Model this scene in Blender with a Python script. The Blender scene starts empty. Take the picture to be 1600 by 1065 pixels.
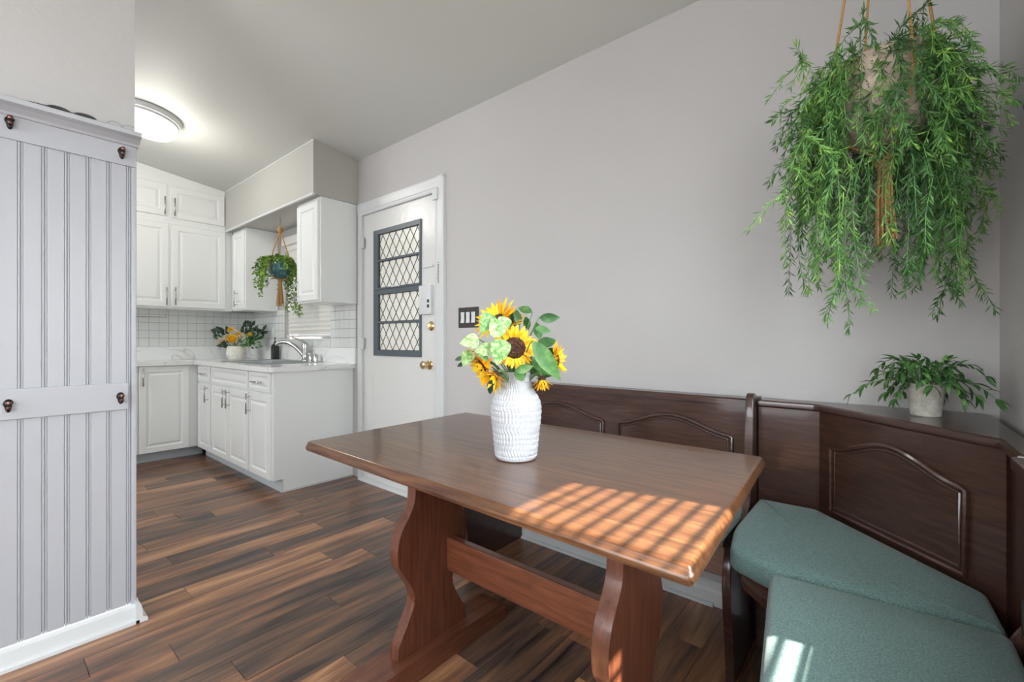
import bpy, bmesh, math, random
from mathutils import Vector, Matrix
R = math.radians
SC = bpy.context.scene
COL = SC.collection
random.seed(7)

# ------------------------------------------------------------------ camera, world, sun, light, exposure
CAM_YAW, CAM_Z, FPX, HORIZON = 39.9075, 1.1, 699.8, 531.9
cam = bpy.data.cameras.new('camera')
cam.sensor_width = 36.0
cam.lens = 36.0 * FPX / 1600.0
cam.shift_y = (HORIZON - 532.5) / 1600.0
cam.clip_start = 0.02
cam_o = bpy.data.objects.new('camera', cam)
COL.objects.link(cam_o)
cam_o.location = (0, 0, CAM_Z)
cam_o.rotation_euler = (R(90), 0, R(CAM_YAW))
SC.camera = cam_o

SC.view_settings.view_transform = 'Standard'
SC.view_settings.look = 'None'
SC.view_settings.gamma = 1.0
SC.view_settings.use_curve_mapping = False
SC.view_settings.exposure = 0.36

w = bpy.data.worlds.new('world'); SC.world = w; w.use_nodes = True
w.node_tree.nodes['Background'].inputs[0].default_value = (0.72, 0.84, 1.0, 1)
w.node_tree.nodes['Background'].inputs[1].default_value = 1.2

sun = bpy.data.lights.new('sun', 'SUN'); sun.energy = 27.0; sun.angle = R(0.7); sun.color = (1.0, 0.91, 0.78)
sun_o = bpy.data.objects.new('sun', sun); COL.objects.link(sun_o)
SUN_DIR = Vector((-0.982, -0.19, -1.19)).normalized()
sun_o.rotation_euler = SUN_DIR.to_track_quat('-Z', 'Y').to_euler()

def area(name, loc, rot, sx, sy, power, color):
    l = bpy.data.lights.new(name, 'AREA'); l.shape = 'RECTANGLE'; l.size = sx; l.size_y = sy
    l.energy = power; l.color = color
    o = bpy.data.objects.new(name, l); COL.objects.link(o); o.location = loc; o.rotation_euler = rot
    return o
# daylight filling the window openings (blind window; dining, kitchen and side windows are unseen, added for light)
area('added_dining_daylight', (-0.95, -2.12, 1.65), (R(90), 0, 0), 1.7, 1.4, 42, (0.93, 0.97, 1.0))  # soft light for the added window behind the camera
area('added_kitchen_daylight', (-3.9, -2.12, 1.65), (R(90), 0, 0), 1.7, 1.4, 34, (0.95, 0.98, 1.0))  # soft light for the added window on the kitchen side
area('daylight_blind_window', (0.55, 0.62, 1.55), (R(78), 0, R(90)), 1.25, 1.3, 78, (0.86, 0.94, 1.0))
area('added_side_daylight', (0.55, -1.15, 1.55), (R(78), 0, R(90)), 1.5, 1.3, 100, (0.86, 0.94, 1.0))  # light of the added side window, brightens the cabinet end panel

# ------------------------------------------------------------------ materials
def newmat(name):
    m = bpy.data.materials.new(name); m.use_nodes = True
    nt = m.node_tree; b = nt.nodes['Principled BSDF']
    return m, nt, b
def srgb(r, g, b):
    f = lambda c: (c/255)/12.92 if c/255 <= .04045 else ((c/255+.055)/1.055)**2.4
    return (f(r), f(g), f(b), 1)
def plain(name, col, rough=.5, metal=0, coat=0, bump=0, bscale=60, spec=.5, **kw):
    m, nt, b = newmat(name)
    b.inputs['Base Color'].default_value = col; b.inputs['Roughness'].default_value = rough
    b.inputs['Metallic'].default_value = metal; b.inputs['Coat Weight'].default_value = coat
    b.inputs['Specular IOR Level'].default_value = spec
    for k, v in kw.items(): b.inputs[k.replace('_', ' ')].default_value = v
    if bump:
        n = nt.nodes.new('ShaderNodeTexNoise'); n.inputs['Scale'].default_value = bscale; n.inputs['Detail'].default_value = 5
        g = nt.nodes.new('ShaderNodeNewGeometry'); nt.links.new(g.outputs['Position'], n.inputs['Vector'])
        bp = nt.nodes.new('ShaderNodeBump'); bp.inputs['Strength'].default_value = bump; bp.inputs['Distance'].default_value = .01
        nt.links.new(n.outputs['Fac'], bp.inputs['Height']); nt.links.new(bp.outputs['Normal'], b.inputs['Normal'])
    return m
def ramp(nt, stops):
    r = nt.nodes.new('ShaderNodeValToRGB'); e = r.color_ramp.elements
    while len(e) < len(stops): e.new(.5)
    for i, (p, c) in enumerate(stops): e[i].position = p; e[i].color = c
    return r
def noise_col(name, stops, scale=(1, 1, 1), nscale=8, detail=6, rough=.5, distort=0, bump=0, coat=0, rand=0, metal=0, spec=.5, coord='world'):
    """colour from stretched noise in world space (or object space); 'rand' shifts the ramp per object"""
    m, nt, b = newmat(name); L = nt.links
    if coord == 'world':
        g = nt.nodes.new('ShaderNodeNewGeometry'); src = g.outputs['Position']
    else:
        g = nt.nodes.new('ShaderNodeTexCoord'); src = g.outputs['Object']
    mp = nt.nodes.new('ShaderNodeVectorMath'); mp.operation = 'MULTIPLY'; mp.inputs[1].default_value = scale
    L.new(src, mp.inputs[0]); vec = mp.outputs[0]
    oi = nt.nodes.new('ShaderNodeObjectInfo')
    if rand:
        ad = nt.nodes.new('ShaderNodeVectorMath'); ad.operation = 'ADD'
        mu = nt.nodes.new('ShaderNodeMath'); mu.operation = 'MULTIPLY'; mu.inputs[1].default_value = 57
        L.new(oi.outputs['Random'], mu.inputs[0]); L.new(vec, ad.inputs[0]); L.new(mu.outputs[0], ad.inputs[1]); vec = ad.outputs[0]
    n = nt.nodes.new('ShaderNodeTexNoise'); n.inputs['Scale'].default_value = nscale; n.inputs['Detail'].default_value = detail
    n.inputs['Distortion'].default_value = distort; n.inputs['Roughness'].default_value = .6
    L.new(vec, n.inputs['Vector']); fac = n.outputs['Fac']
    if rand:
        s = nt.nodes.new('ShaderNodeMath'); s.operation = 'MULTIPLY_ADD'; s.inputs[1].default_value = rand; s.inputs[2].default_value = -rand/2
        L.new(oi.outputs['Random'], s.inputs[0])
        a = nt.nodes.new('ShaderNodeMath'); a.operation = 'ADD'; L.new(fac, a.inputs[0]); L.new(s.outputs[0], a.inputs[1]); fac = a.outputs[0]
    r = ramp(nt, stops); L.new(fac, r.inputs[0]); L.new(r.outputs[0], b.inputs['Base Color'])
    b.inputs['Roughness'].default_value = rough; b.inputs['Coat Weight'].default_value = coat; b.inputs['Metallic'].default_value = metal
    b.inputs['Coat Roughness'].default_value = .09
    b.inputs['Specular IOR Level'].default_value = spec
    if bump:
        bp = nt.nodes.new('ShaderNodeBump'); bp.inputs['Strength'].default_value = bump; bp.inputs['Distance'].default_value = .004
        L.new(n.outputs['Fac'], bp.inputs['Height']); L.new(bp.outputs['Normal'], b.inputs['Normal'])
    return m

M = {}
M['wall'] = plain('wall_paint', srgb(188, 185, 183), .62, bump=.12, bscale=35)
M['ceiling'] = plain('ceiling_paint', srgb(206, 207, 202), .6, bump=.1, bscale=30)
M['soffit'] = plain('soffit_paint', srgb(186, 184, 178), .5, bump=.05)
M['trim'] = plain('white_trim', srgb(212, 214, 214), .3, bump=.06, bscale=25)
M['door'] = plain('door_paint', srgb(216, 216, 213), .22, bump=.15, bscale=22)
M['bead'] = plain('beadboard_paint', srgb(174, 175, 180), .4)
M['cabinet'] = plain('cabinet_white', srgb(238, 240, 238), .32)
M['kick'] = plain('toe_kick_white', srgb(205, 212, 216), .4)
M['tile'] = plain('white_tile', srgb(222, 224, 221), .15)
M['grout'] = plain('grout', srgb(140, 142, 142), .8)
M['chrome'] = plain('brushed_nickel', srgb(190, 190, 188), .25, 1)
M['steel'] = plain('stainless', srgb(170, 172, 172), .3, 1)
M['brass'] = plain('brass', srgb(222, 200, 152), .18, 1)
M['bronze'] = plain('bronze_hook', srgb(46, 40, 42), .3, .7)
M['copper'] = plain('copper_wear', srgb(128, 92, 82), .3, 1)
M['black'] = plain('black_plastic', srgb(28, 30, 32), .3)
M['lens'] = plain('dark_lens', srgb(35, 36, 36), .1)
M['wire'] = plain('grey_wire', srgb(140, 142, 140), .3, .8)
M['sash'] = plain('slate_sash', srgb(84, 95, 101), .35)
M['came'] = plain('lead_came', srgb(70, 66, 60), .4, .4)
M['frost'] = plain('cream_glass', srgb(238, 236, 226), .12, bump=.2, bscale=70)
M['plate'] = plain('switch_plate', srgb(70, 66, 64), .3, .5)
M['blind'] = plain('blind_slat', srgb(232, 230, 224), .45)
M['rope'] = noise_col('jute_rope', [(0.2, srgb(150, 110, 62)), (0.8, srgb(206, 165, 108))], nscale=220, rough=.9, bump=.5)
M['vase'] = plain('white_ceramic', srgb(184, 185, 188), .3)
M['pot_cream'] = noise_col('cream_pot', [(.3, srgb(212, 208, 194)), (.7, srgb(240, 238, 230))], nscale=40, rough=.45)
M['pot_stone'] = noise_col('stone_pot', [(.3, srgb(168, 166, 154)), (.7, srgb(206, 203, 192))], nscale=60, rough=.9, bump=.3)
M['pot_taupe'] = noise_col('ribbed_taupe_pot', [(.3, srgb(160, 142, 126)), (.7, srgb(190, 172, 156))], nscale=30, rough=.7)
M['pot_teal'] = noise_col('teal_glaze', [(.3, srgb(32, 60, 62)), (.5, srgb(52, 104, 106)), (.72, srgb(120, 150, 146))], scale=(6, 6, .8), nscale=14, rough=.15, distort=.6)
M['soil'] = plain('dark_soil', srgb(52, 40, 30), .95)
M['petal'] = noise_col('sunflower_petal', [(.25, srgb(240, 164, 8)), (.5, srgb(252, 200, 16)), (.75, srgb(255, 226, 70))], nscale=30, rough=.55, rand=.45)
M['disc'] = noise_col('sunflower_disc', [(.35, srgb(40, 24, 16)), (.55, srgb(84, 50, 30)), (.75, srgb(140, 90, 50))], nscale=180, rough=.9, bump=1)
M['leaf_pale'] = noise_col('variegated_leaf', [(.38, srgb(92, 142, 70)), (.5, srgb(138, 180, 106)), (.64, srgb(190, 212, 158))], nscale=95, rough=.5, rand=.2)
M['leaf_mid'] = noise_col('green_leaf', [(.3, srgb(40, 82, 36)), (.55, srgb(70, 116, 56)), (.78, srgb(116, 152, 86))], nscale=35, rough=.5, rand=.3)
M['leaf_dark'] = noise_col('dark_leaf', [(.3, srgb(22, 44, 30)), (.6, srgb(44, 72, 46)), (.85, srgb(78, 104, 70))], nscale=40, rough=.5, rand=.3)
M['leaf_trail'] = noise_col('trailing_leaf', [(.28, srgb(38, 74, 34)), (.5, srgb(66, 110, 50)), (.64, srgb(92, 138, 60)), (.82, srgb(150, 184, 76))], nscale=28, rough=.55, rand=.3)
M['leaf_bright'] = noise_col('bright_leaf', [(.28, srgb(58, 92, 34)), (.52, srgb(108, 150, 56)), (.78, srgb(164, 196, 96))], nscale=40, rough=.55, rand=.25)
M['stem'] = plain('green_stem', srgb(92, 124, 74), .6)
M['rose_yellow'] = plain('yellow_rose', srgb(250, 206, 58), .6)
M['rose_cream'] = plain('cream_rose', srgb(232, 220, 196), .6)
M['table'] = noise_col('table_wood', [(.3, srgb(66, 39, 24)), (.5, srgb(94, 61, 38)), (.7, srgb(120, 82, 53))], scale=(1.2, 20, 14), nscale=5, rough=.28, coat=.35, bump=.05, spec=.4, distort=.4)
M['tableleg'] = noise_col('table_leg_wood', [(.25, srgb(76, 42, 29)), (.5, srgb(102, 59, 41)), (.75, srgb(124, 77, 54))], scale=(14, 14, 1.2), nscale=5, rough=.34, coat=.4, bump=.04, distort=.4)
M['rail'] = noise_col('table_rail_wood', [(.25, srgb(80, 44, 29)), (.5, srgb(108, 62, 41)), (.75, srgb(130, 80, 54))], scale=(1.2, 14, 14), nscale=5, rough=.34, coat=.4, bump=.04, distort=.4)
M['foot'] = noise_col('table_foot_wood', [(.25, srgb(76, 42, 29)), (.5, srgb(102, 59, 41)), (.75, srgb(124, 77, 54))], scale=(14, 1.2, 14), nscale=5, rough=.34, coat=.4, bump=.04, distort=.4)
M['bench'] = noise_col('bench_wood', [(.25, srgb(46, 29, 24)), (.5, srgb(66, 43, 35)), (.8, srgb(88, 60, 48))], scale=(1.5, 1.5, 16), nscale=6, rough=.3, coat=.5, bump=.06, distort=.5)
M['subfloor'] = plain('subfloor_brown', srgb(60, 45, 38), .8)  # one even dark brown for the slab beneath the planks
M['lamp_glass'] = plain('lamp_glass', (1, 1, 1, 1), .3, Emission_Color=(1, .97, .92, 1), Emission_Strength=7.0)
# thin window glass
m, nt, b = newmat('window_glass'); nt.nodes.remove(b)
tr = nt.nodes.new('ShaderNodeBsdfTransparent'); gl = nt.nodes.new('ShaderNodeBsdfGlossy'); gl.inputs['Roughness'].default_value = .03
mx = nt.nodes.new('ShaderNodeMixShader'); mx.inputs[0].default_value = .07
nt.links.new(tr.outputs[0], mx.inputs[1]); nt.links.new(gl.outputs[0], mx.inputs[2]); nt.links.new(mx.outputs[0], nt.nodes['Material Output'].inputs[0])
M['glass'] = m
# floor planks: streaky dark walnut look, grain along Y, each plank its own tone
m, nt, b = newmat('walnut_plank'); L = nt.links
g = nt.nodes.new('ShaderNodeNewGeometry'); oi = nt.nodes.new('ShaderNodeObjectInfo')
def vmul(v, s):
    n = nt.nodes.new('ShaderNodeVectorMath'); n.operation = 'MULTIPLY'; n.inputs[1].default_value = s; L.new(v, n.inputs[0]); return n.outputs[0]
rv = nt.nodes.new('ShaderNodeMath'); rv.operation = 'MULTIPLY'; rv.inputs[1].default_value = 91; L.new(oi.outputs['Random'], rv.inputs[0])
pv = nt.nodes.new('ShaderNodeVectorMath'); pv.operation = 'ADD'; L.new(g.outputs['Position'], pv.inputs[0]); L.new(rv.outputs[0], pv.inputs[1])
n1 = nt.nodes.new('ShaderNodeTexNoise'); n1.inputs['Scale'].default_value = 1.0; n1.inputs['Detail'].default_value = 4; n1.inputs['Distortion'].default_value = .8
L.new(vmul(pv.outputs[0], (15, 1.5, 1)), n1.inputs['Vector'])
n2 = nt.nodes.new('ShaderNodeTexNoise'); n2.inputs['Scale'].default_value = 1.0; n2.inputs['Detail'].default_value = 8; n2.inputs['Distortion'].default_value = .5
L.new(vmul(pv.outputs[0], (130, 5, 1)), n2.inputs['Vector'])
a1 = nt.nodes.new('ShaderNodeMath'); a1.operation = 'MULTIPLY_ADD'; a1.inputs[1].default_value = .34; L.new(n2.outputs['Fac'], a1.inputs[0]); L.new(n1.outputs['Fac'], a1.inputs[2])
a2 = nt.nodes.new('ShaderNodeMath'); a2.operation = 'MULTIPLY_ADD'; a2.inputs[1].default_value = .26; a2.inputs[2].default_value = -.30; L.new(oi.outputs['Random'], a2.inputs[0])
a3 = nt.nodes.new('ShaderNodeMath'); a3.operation = 'ADD'; L.new(a1.outputs[0], a3.inputs[0]); L.new(a2.outputs[0], a3.inputs[1])
rp = ramp(nt, [(.22, srgb(50, 40, 37)), (.36, srgb(86, 68, 60)), (.48, srgb(116, 84, 65)), (.60, srgb(146, 102, 73)), (.76, srgb(184, 138, 100))])
L.new(a3.outputs[0], rp.inputs[0]); L.new(rp.outputs[0], b.inputs['Base Color'])
b.inputs['Roughness'].default_value = .30; b.inputs['Specular IOR Level'].default_value = .5
bp = nt.nodes.new('ShaderNodeBump'); bp.inputs['Strength'].default_value = .12; bp.inputs['Distance'].default_value = .002
L.new(n2.outputs['Fac'], bp.inputs['Height']); L.new(bp.outputs['Normal'], b.inputs['Normal'])
M['plank'] = m
# quartz with grey veins
m, nt, b = newmat('quartz'); L = nt.links
g = nt.nodes.new('ShaderNodeNewGeometry')
n1 = nt.nodes.new('ShaderNodeTexNoise'); n1.inputs['Scale'].default_value = 1.6; n1.inputs['Detail'].default_value = 3; n1.inputs['Distortion'].default_value = .8
L.new(g.outputs['Position'], n1.inputs['Vector'])
s1 = nt.nodes.new('ShaderNodeMath'); s1.operation = 'SUBTRACT'; s1.inputs[1].default_value = .5; L.new(n1.outputs['Fac'], s1.inputs[0])
s2 = nt.nodes.new('ShaderNodeMath'); s2.operation = 'ABSOLUTE'; L.new(s1.outputs[0], s2.inputs[0])
rp = ramp(nt, [(0, srgb(206, 206, 204)), (.004, srgb(226, 226, 224)), (.010, srgb(237, 238, 237))]); L.new(s2.outputs[0], rp.inputs[0])
L.new(rp.outputs[0], b.inputs['Base Color']); b.inputs['Roughness'].default_value = .12
M['quartz'] = m
# heathered teal cushion fabric
m, nt, b = newmat('teal_fabric'); L = nt.links
g = nt.nodes.new('ShaderNodeNewGeometry')
n1 = nt.nodes.new('ShaderNodeTexNoise'); n1.inputs['Scale'].default_value = 800; n1.inputs['Detail'].default_value = 3
mp = nt.nodes.new('ShaderNodeVectorMath'); mp.operation = 'MULTIPLY'; mp.inputs[1].default_value = (.35, 1.2, 1); L.new(g.outputs['Position'], mp.inputs[0]); L.new(mp.outputs[0], n1.inputs['Vector'])
rp = ramp(nt, [(.32, srgb(72, 98, 98)), (.5, srgb(98, 125, 123)), (.7, srgb(136, 157, 151))]); L.new(n1.outputs['Fac'], rp.inputs[0])
L.new(rp.outputs[0], b.inputs['Base Color']); b.inputs['Roughness'].default_value = .95; b.inputs['Sheen Weight'].default_value = .2; b.inputs['Specular IOR Level'].default_value = .1
bp = nt.nodes.new('ShaderNodeBump'); bp.inputs['Strength'].default_value = .35; bp.inputs['Distance'].default_value = .0015
L.new(n1.outputs['Fac'], bp.inputs['Height']); L.new(bp.outputs['Normal'], b.inputs['Normal'])
M['fabric'] = m

# ------------------------------------------------------------------ mesh helpers
def obj(name, bm, mat, parent=None, smooth=False, loc=None, rot=None):
    me = bpy.data.meshes.new(name)
    if isinstance(bm, tuple): me.from_pydata(bm[0], [], bm[1])
    else:
        bmesh.ops.recalc_face_normals(bm, faces=bm.faces[:])
        bm.to_mesh(me); bm.free()
    me.materials.append(M[mat])
    if smooth:
        me.polygons.foreach_set('use_smooth', [True]*len(me.polygons))
        if smooth != 'all': me.set_sharp_from_angle(angle=R(38))
        if smooth is True:
            for p_ in me.polygons:
                if len(p_.vertices) > 6: p_.use_smooth = False
    o = bpy.data.objects.new(name, me); COL.objects.link(o)
    if parent is not None: o.parent = parent
    if loc is not None: o.location = loc
    if rot is not None: o.rotation_euler = rot
    return o
def tag(o, label, cat, group=None, kind=None):
    o['label'] = label
    if cat: o['category'] = cat
    if group: o['group'] = group
    if kind: o['kind'] = kind
    return o
def struct(o, label=None):
    o['kind'] = 'structure'
    if label: o['label'] = label
    return o
def thing(name, label, cat, loc=(0, 0, 0), rz=0, group=None):
    o = bpy.data.objects.new(name, None); o.empty_display_size = .05; COL.objects.link(o)
    o.location = loc; o.rotation_euler = (0, 0, rz)
    return tag(o, label, cat, group)
def share(src, name, parent, loc=(0, 0, 0), rot=(0, 0, 0), scale=(1, 1, 1)):
    o = src.copy(); o.name = name; COL.objects.link(o); o.parent = parent
    o.location = loc; o.rotation_euler = rot; o.scale = scale
    return o
def box(x0, x1, y0, y1, z0, z1, bev=0, seg=2, bm=None):
    own = bmesh.new()
    v = [own.verts.new(p) for p in ((x0,y0,z0),(x1,y0,z0),(x1,y1,z0),(x0,y1,z0),(x0,y0,z1),(x1,y0,z1),(x1,y1,z1),(x0,y1,z1))]
    for f in ((0,3,2,1),(4,5,6,7),(0,1,5,4),(1,2,6,5),(2,3,7,6),(3,0,4,7)): own.faces.new([v[i] for i in f])
    if bev: bmesh.ops.bevel(own, geom=own.edges[:], offset=bev, segments=seg, affect='EDGES', profile=.6)
    if bm is None: return own
    merge(bm, own); return bm
def merge(bm, other):
    me = bpy.data.meshes.new('tmp'); other.to_mesh(me); other.free(); bm.from_mesh(me); bpy.data.meshes.remove(me)
def prism(pts, d0, d1, f, bev=0, seg=2):
    """extrude a closed 2-D outline from depth d0 to d1; f(u,v,d)->xyz"""
    bm = bmesh.new(); n = len(pts)
    a = [bm.verts.new(f(u, v, d0)) for u, v in pts]; b_ = [bm.verts.new(f(u, v, d1)) for u, v in pts]
    bm.faces.new(a); bm.faces.new(b_[::-1])
    for i in range(n): bm.faces.new((a[i], b_[i], b_[(i+1) % n], a[(i+1) % n]))
    if bev:
        es = [e for e in bm.edges if (e.verts[0] in a) == (e.verts[1] in a)]
        bmesh.ops.bevel(bm, geom=es, offset=bev, segments=seg, affect='EDGES', profile=.5, clamp_overlap=True)
    return bm
FXY = lambda u, v, d: (u, v, d)
FYZ = lambda u, v, d: (d, u, v)
FXZ = lambda u, v, d: (u, d, v)
def grid_solid(us, vs, mask, d0, d1, f):
    bm = bmesh.new(); V = {}
    def vt(i, j, k):
        if (i, j, k) not in V: V[i, j, k] = bm.verts.new(f(us[i], vs[j], d1 if k else d0))
        return V[i, j, k]
    nu, nv = len(us)-1, len(vs)-1
    M_ = lambda i, j: 0 <= i < nu and 0 <= j < nv and mask(i, j)
    for i in range(nu):
        for j in range(nv):
            if not M_(i, j): continue
            for k in (0, 1): bm.faces.new((vt(i,j,k), vt(i+1,j,k), vt(i+1,j+1,k), vt(i,j+1,k)))
            for (a, b_, di, dj) in (((i,j),(i+1,j),0,-1), ((i,j+1),(i+1,j+1),0,1), ((i,j),(i,j+1),-1,0), ((i+1,j),(i+1,j+1),1,0)):
                if not M_(i+di, j+dj): bm.faces.new((vt(*a,0), vt(*b_,0), vt(*b_,1), vt(*a,1)))
    return bm
def lathe(prof, seg=32, bm=None, c=(0, 0, 0), capb=True, capt=True, fn=None):
    own = bmesh.new(); rings = []
    for k, (r, z) in enumerate(prof):
        ring = []
        for i in range(seg):
            a = 2*math.pi*i/seg; rr = r + (fn(a, z, r) if fn else 0)
            ring.append(own.verts.new((c[0]+rr*math.cos(a), c[1]+rr*math.sin(a), c[2]+z)))
        rings.append(ring)
    for A, B in zip(rings, rings[1:]):
        for i in range(seg): own.faces.new((A[i], A[(i+1) % seg], B[(i+1) % seg], B[i]))
    if capb: own.faces.new(rings[0][::-1])
    if capt: own.faces.new(rings[-1])
    if bm is None: return own
    merge(bm, own); return bm
def tube(path, rad, seg=8, bm=None, closed=False, flat=1.0):
    own = bmesh.new(); P = [Vector(p) for p in path]; n = len(P); rings = []
    rf = rad if callable(rad) else (lambda t: rad)
    up = Vector((0, 0, 1)); prev = None
    for i, p in enumerate(P):
        if closed: t = P[(i+1) % n]-P[i-1]
        else: t = P[min(i+1, n-1)]-P[max(i-1, 0)]
        t.normalize()
        if prev is None:
            a = t.cross(up)
            if a.length < 1e-3: a = t.cross(Vector((1, 0, 0)))
        else: a = prev - t*prev.dot(t)
        a.normalize(); prev = a; b_ = t.cross(a)
        r = rf(i/max(1, n-1))
        rings.append([own.verts.new(p + a*(r*math.cos(2*math.pi*k/seg)) + b_*(r*flat*math.sin(2*math.pi*k/seg))) for k in range(seg)])
    for i in range(n if closed else n-1):
        A, B = rings[i], rings[(i+1) % n]
        for k in range(seg): own.faces.new((A[k], A[(k+1) % seg], B[(k+1) % seg], B[k]))
    if not closed: own.faces.new(rings[0][::-1]); own.faces.new(rings[-1])
    if bm is None: return own
    merge(bm, own); return bm
def round_poly(pts, r, n=5):
    """closed polygon with rounded corners; r a number or list"""
    out = []; N = len(pts)
    for i, p in enumerate(pts):
        p = Vector(p); a = Vector(pts[i-1]); b_ = Vector(pts[(i+1) % N]); rr = r[i] if isinstance(r, (list, tuple)) else r
        if rr <= 0: out.append(tuple(p)); continue
        da = (a-p).normalized(); db = (b_-p).normalized()
        A = p+da*rr; B = p+db*rr
        for k in range(n+1):
            t = k/n; q = A*(1-t)**2 + p*2*t*(1-t) + B*t*t; out.append(tuple(q))
    return out
def inset_poly(pts, d):
    out = []; N = len(pts)
    area_ = sum(pts[i][0]*pts[(i+1) % N][1]-pts[(i+1) % N][0]*pts[i][1] for i in range(N)); sg = 1 if area_ > 0 else -1
    for i in range(N):
        p = Vector(pts[i]); e1 = (p-Vector(pts[i-1])); e2 = (Vector(pts[(i+1) % N])-p)
        if e1.length < 1e-9: e1 = e2
        if e2.length < 1e-9: e2 = e1
        n1 = Vector((-e1.y, e1.x)).normalized()*sg; n2 = Vector((-e2.y, e2.x)).normalized()*sg
        nn = n1+n2; l = nn.length
        nn = nn/l if l > 1e-6 else n1
        out.append(tuple(p + nn*(d/max(.4, nn.dot(n1)))))
    return out
def loft(loops, cap=True):
    bm = bmesh.new(); rs = [[bm.verts.new(p) for p in l] for l in loops]; n = len(rs[0])
    for A, B in zip(rs, rs[1:]):
        for i in range(n): bm.faces.new((A[i], A[(i+1) % n], B[(i+1) % n], B[i]))
    if cap: bm.faces.new(rs[0][::-1]); bm.faces.new(rs[-1])
    return bm
def pillow(pts, z0, z1, edge=.022, puff=.0):
    pr = [(edge*.75, z0), (edge*.2, z0+.006), (0, z0+edge*.7), (0, z1-edge), (edge*.3, z1-edge*.35), (edge, z1)]
    loops = [[(x, y, z) for x, y in (inset_poly(pts, d) if d else pts)] for d, z in pr]
    c = Vector((sum(p[0] for p in pts)/len(pts), sum(p[1] for p in pts)/len(pts)))
    for k in (.75, .5, .25, .08):
        base = inset_poly(pts, edge)
        loops.append([(c.x+(x-c.x)*k, c.y+(y-c.y)*k, z1+puff*(1-k**2)) for x, y in base])
    return loft(loops)
def raised_door(w_, h_, t=.019, fr=.055):
    """cabinet door: x 0..w, z 0..h, front face at y=0 facing -y"""
    def rect(d, y): return [(d, y, d), (w_-d, y, d), (w_-d, y, h_-d), (d, y, h_-d)]
    fr = min(fr, w_*.26, h_*.3)
    return loft([rect(0, t), rect(0, .004), rect(.004, 0), rect(fr-.006, 0), rect(fr, .003), rect(fr+.004, .010), rect(fr+.010, .010), rect(fr+.026, .002), rect(fr+.03, .0015)])
def pull_v(z0, z1, x, y=0):
    """vertical bar pull standing off the face at y, centred x"""
    bm = tube([(x, y-.03, z0), (x, y-.03, z1)], .0055, 8)
    for z in (z0+.025, z1-.025): tube([(x, y+.002, z), (x, y-.03, z)], .004, 6, bm)
    return bm
def pull_h(x0, x1, z, y=0):
    bm = tube([(x0, y-.03, z), (x1, y-.03, z)], .0055, 8)
    for x in (x0+.025, x1-.025): tube([(x, y+.002, z), (x, y-.03, z)], .004, 6, bm)
    return bm
YW, XL, XR, YF = 1.9764, -5.39, .261, -2.2      # main wall, kitchen end wall, blind-window wall, wall behind the camera
C0, C1 = 2.549, .1355
ceil = lambda y: C0 + C1*(YW-y)
def px(u, v, dep):
    """a point on the photograph's sight line at a given depth"""
    t = (u-800)/FPX; s, c = math.sin(R(CAM_YAW)), math.cos(R(CAM_YAW))
    return Vector(((t*c-s)*dep, (c+t*s)*dep, CAM_Z+(HORIZON-v)/FPX*dep))

# ------------------------------------------------------------------ room shell
floor = struct(obj('floor', box(XL-.12, XR+.12, YF-.12, YW+.12, -.1, -.012), 'subfloor'), 'dark walnut plank floor running toward the grey wall')
PW, PX0 = .136, -2.27
plank_src = None
known = {-1: .593, 0: 1.15, 2: .448, 3: .97, -2: .981, 4: .56, 6: .824, 9: 1.406, 10: 1.406, 8: 1.083, -4: .62, -8: .965, -3: 1.31, 5: 1.3}
i0 = math.floor((XL-PX0)/PW); i1 = math.ceil((XR-PX0)/PW)
for i in range(i0, i1):
    x0 = max(XL, PX0+PW*i); x1 = min(XR, PX0+PW*(i+1))
    if x1-x0 < .01: continue
    y = known.get(i, random.uniform(.1, 1.4)); ends = [y]
    while ends[-1] < YW: ends.append(ends[-1]+random.uniform(.85, 1.25))
    while ends[0] > YF: ends.insert(0, ends[0]-random.uniform(.85, 1.25))
    for a, b_ in zip(ends, ends[1:]):
        a = max(a, YF); b_ = min(b_, YW)
        if b_-a < .02: continue
        if plank_src is None:
            plank_src = obj('plank', box(-.5, .5, -.5, .5, -.012, 0, 0), 'plank', floor); o = plank_src
        else: o = plank_src.copy(); o.name = 'plank'; COL.objects.link(o)
        o.location = ((x0+x1)/2, (a+b_)/2, random.uniform(-.0004, .0004)); o.scale = (x1-x0-.0016, b_-a-.0018, 1)

# ceiling, slightly vaulted: rises away from the main wall
cz = lambda y: ceil(y)
bm = prism([(YF-.12, cz(YF-.12)), (YW+.12, cz(YW+.12)), (YW+.12, cz(YW+.12)+.12), (YF-.12, cz(YF-.12)+.12)], XL-.12, XR+.12, FYZ)
struct(obj('ceiling', bm, 'ceiling'), 'pale ceiling rising away from the long grey wall')

# main wall with door and kitchen window openings
WX0, WX1, WZ0, WZ1 = -4.60, -3.69, 1.105, 2.04
DX0, DX1, DZ1 = -3.215, -2.296, 2.10
bm = grid_solid([XL-.12, WX0, WX1, DX0, DX1, XR+.12], [0, WZ0, WZ1, DZ1, C0], lambda i, j: not ((i == 1 and j == 1) or (i == 3 and j <= 2)), YW, YW+.12, FXZ)
wall_back = struct(obj('wall_back', bm, 'wall'), 'long warm grey wall behind the bench and the door')
# kitchen end wall
bm = prism([(YF, 0), (YW, 0), (YW, ceil(YW)), (YF, ceil(YF))], XL-.12, XL, FYZ)
wall_left = struct(obj('wall_left', bm, 'wall'), 'kitchen end wall behind the white cabinets')
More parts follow.
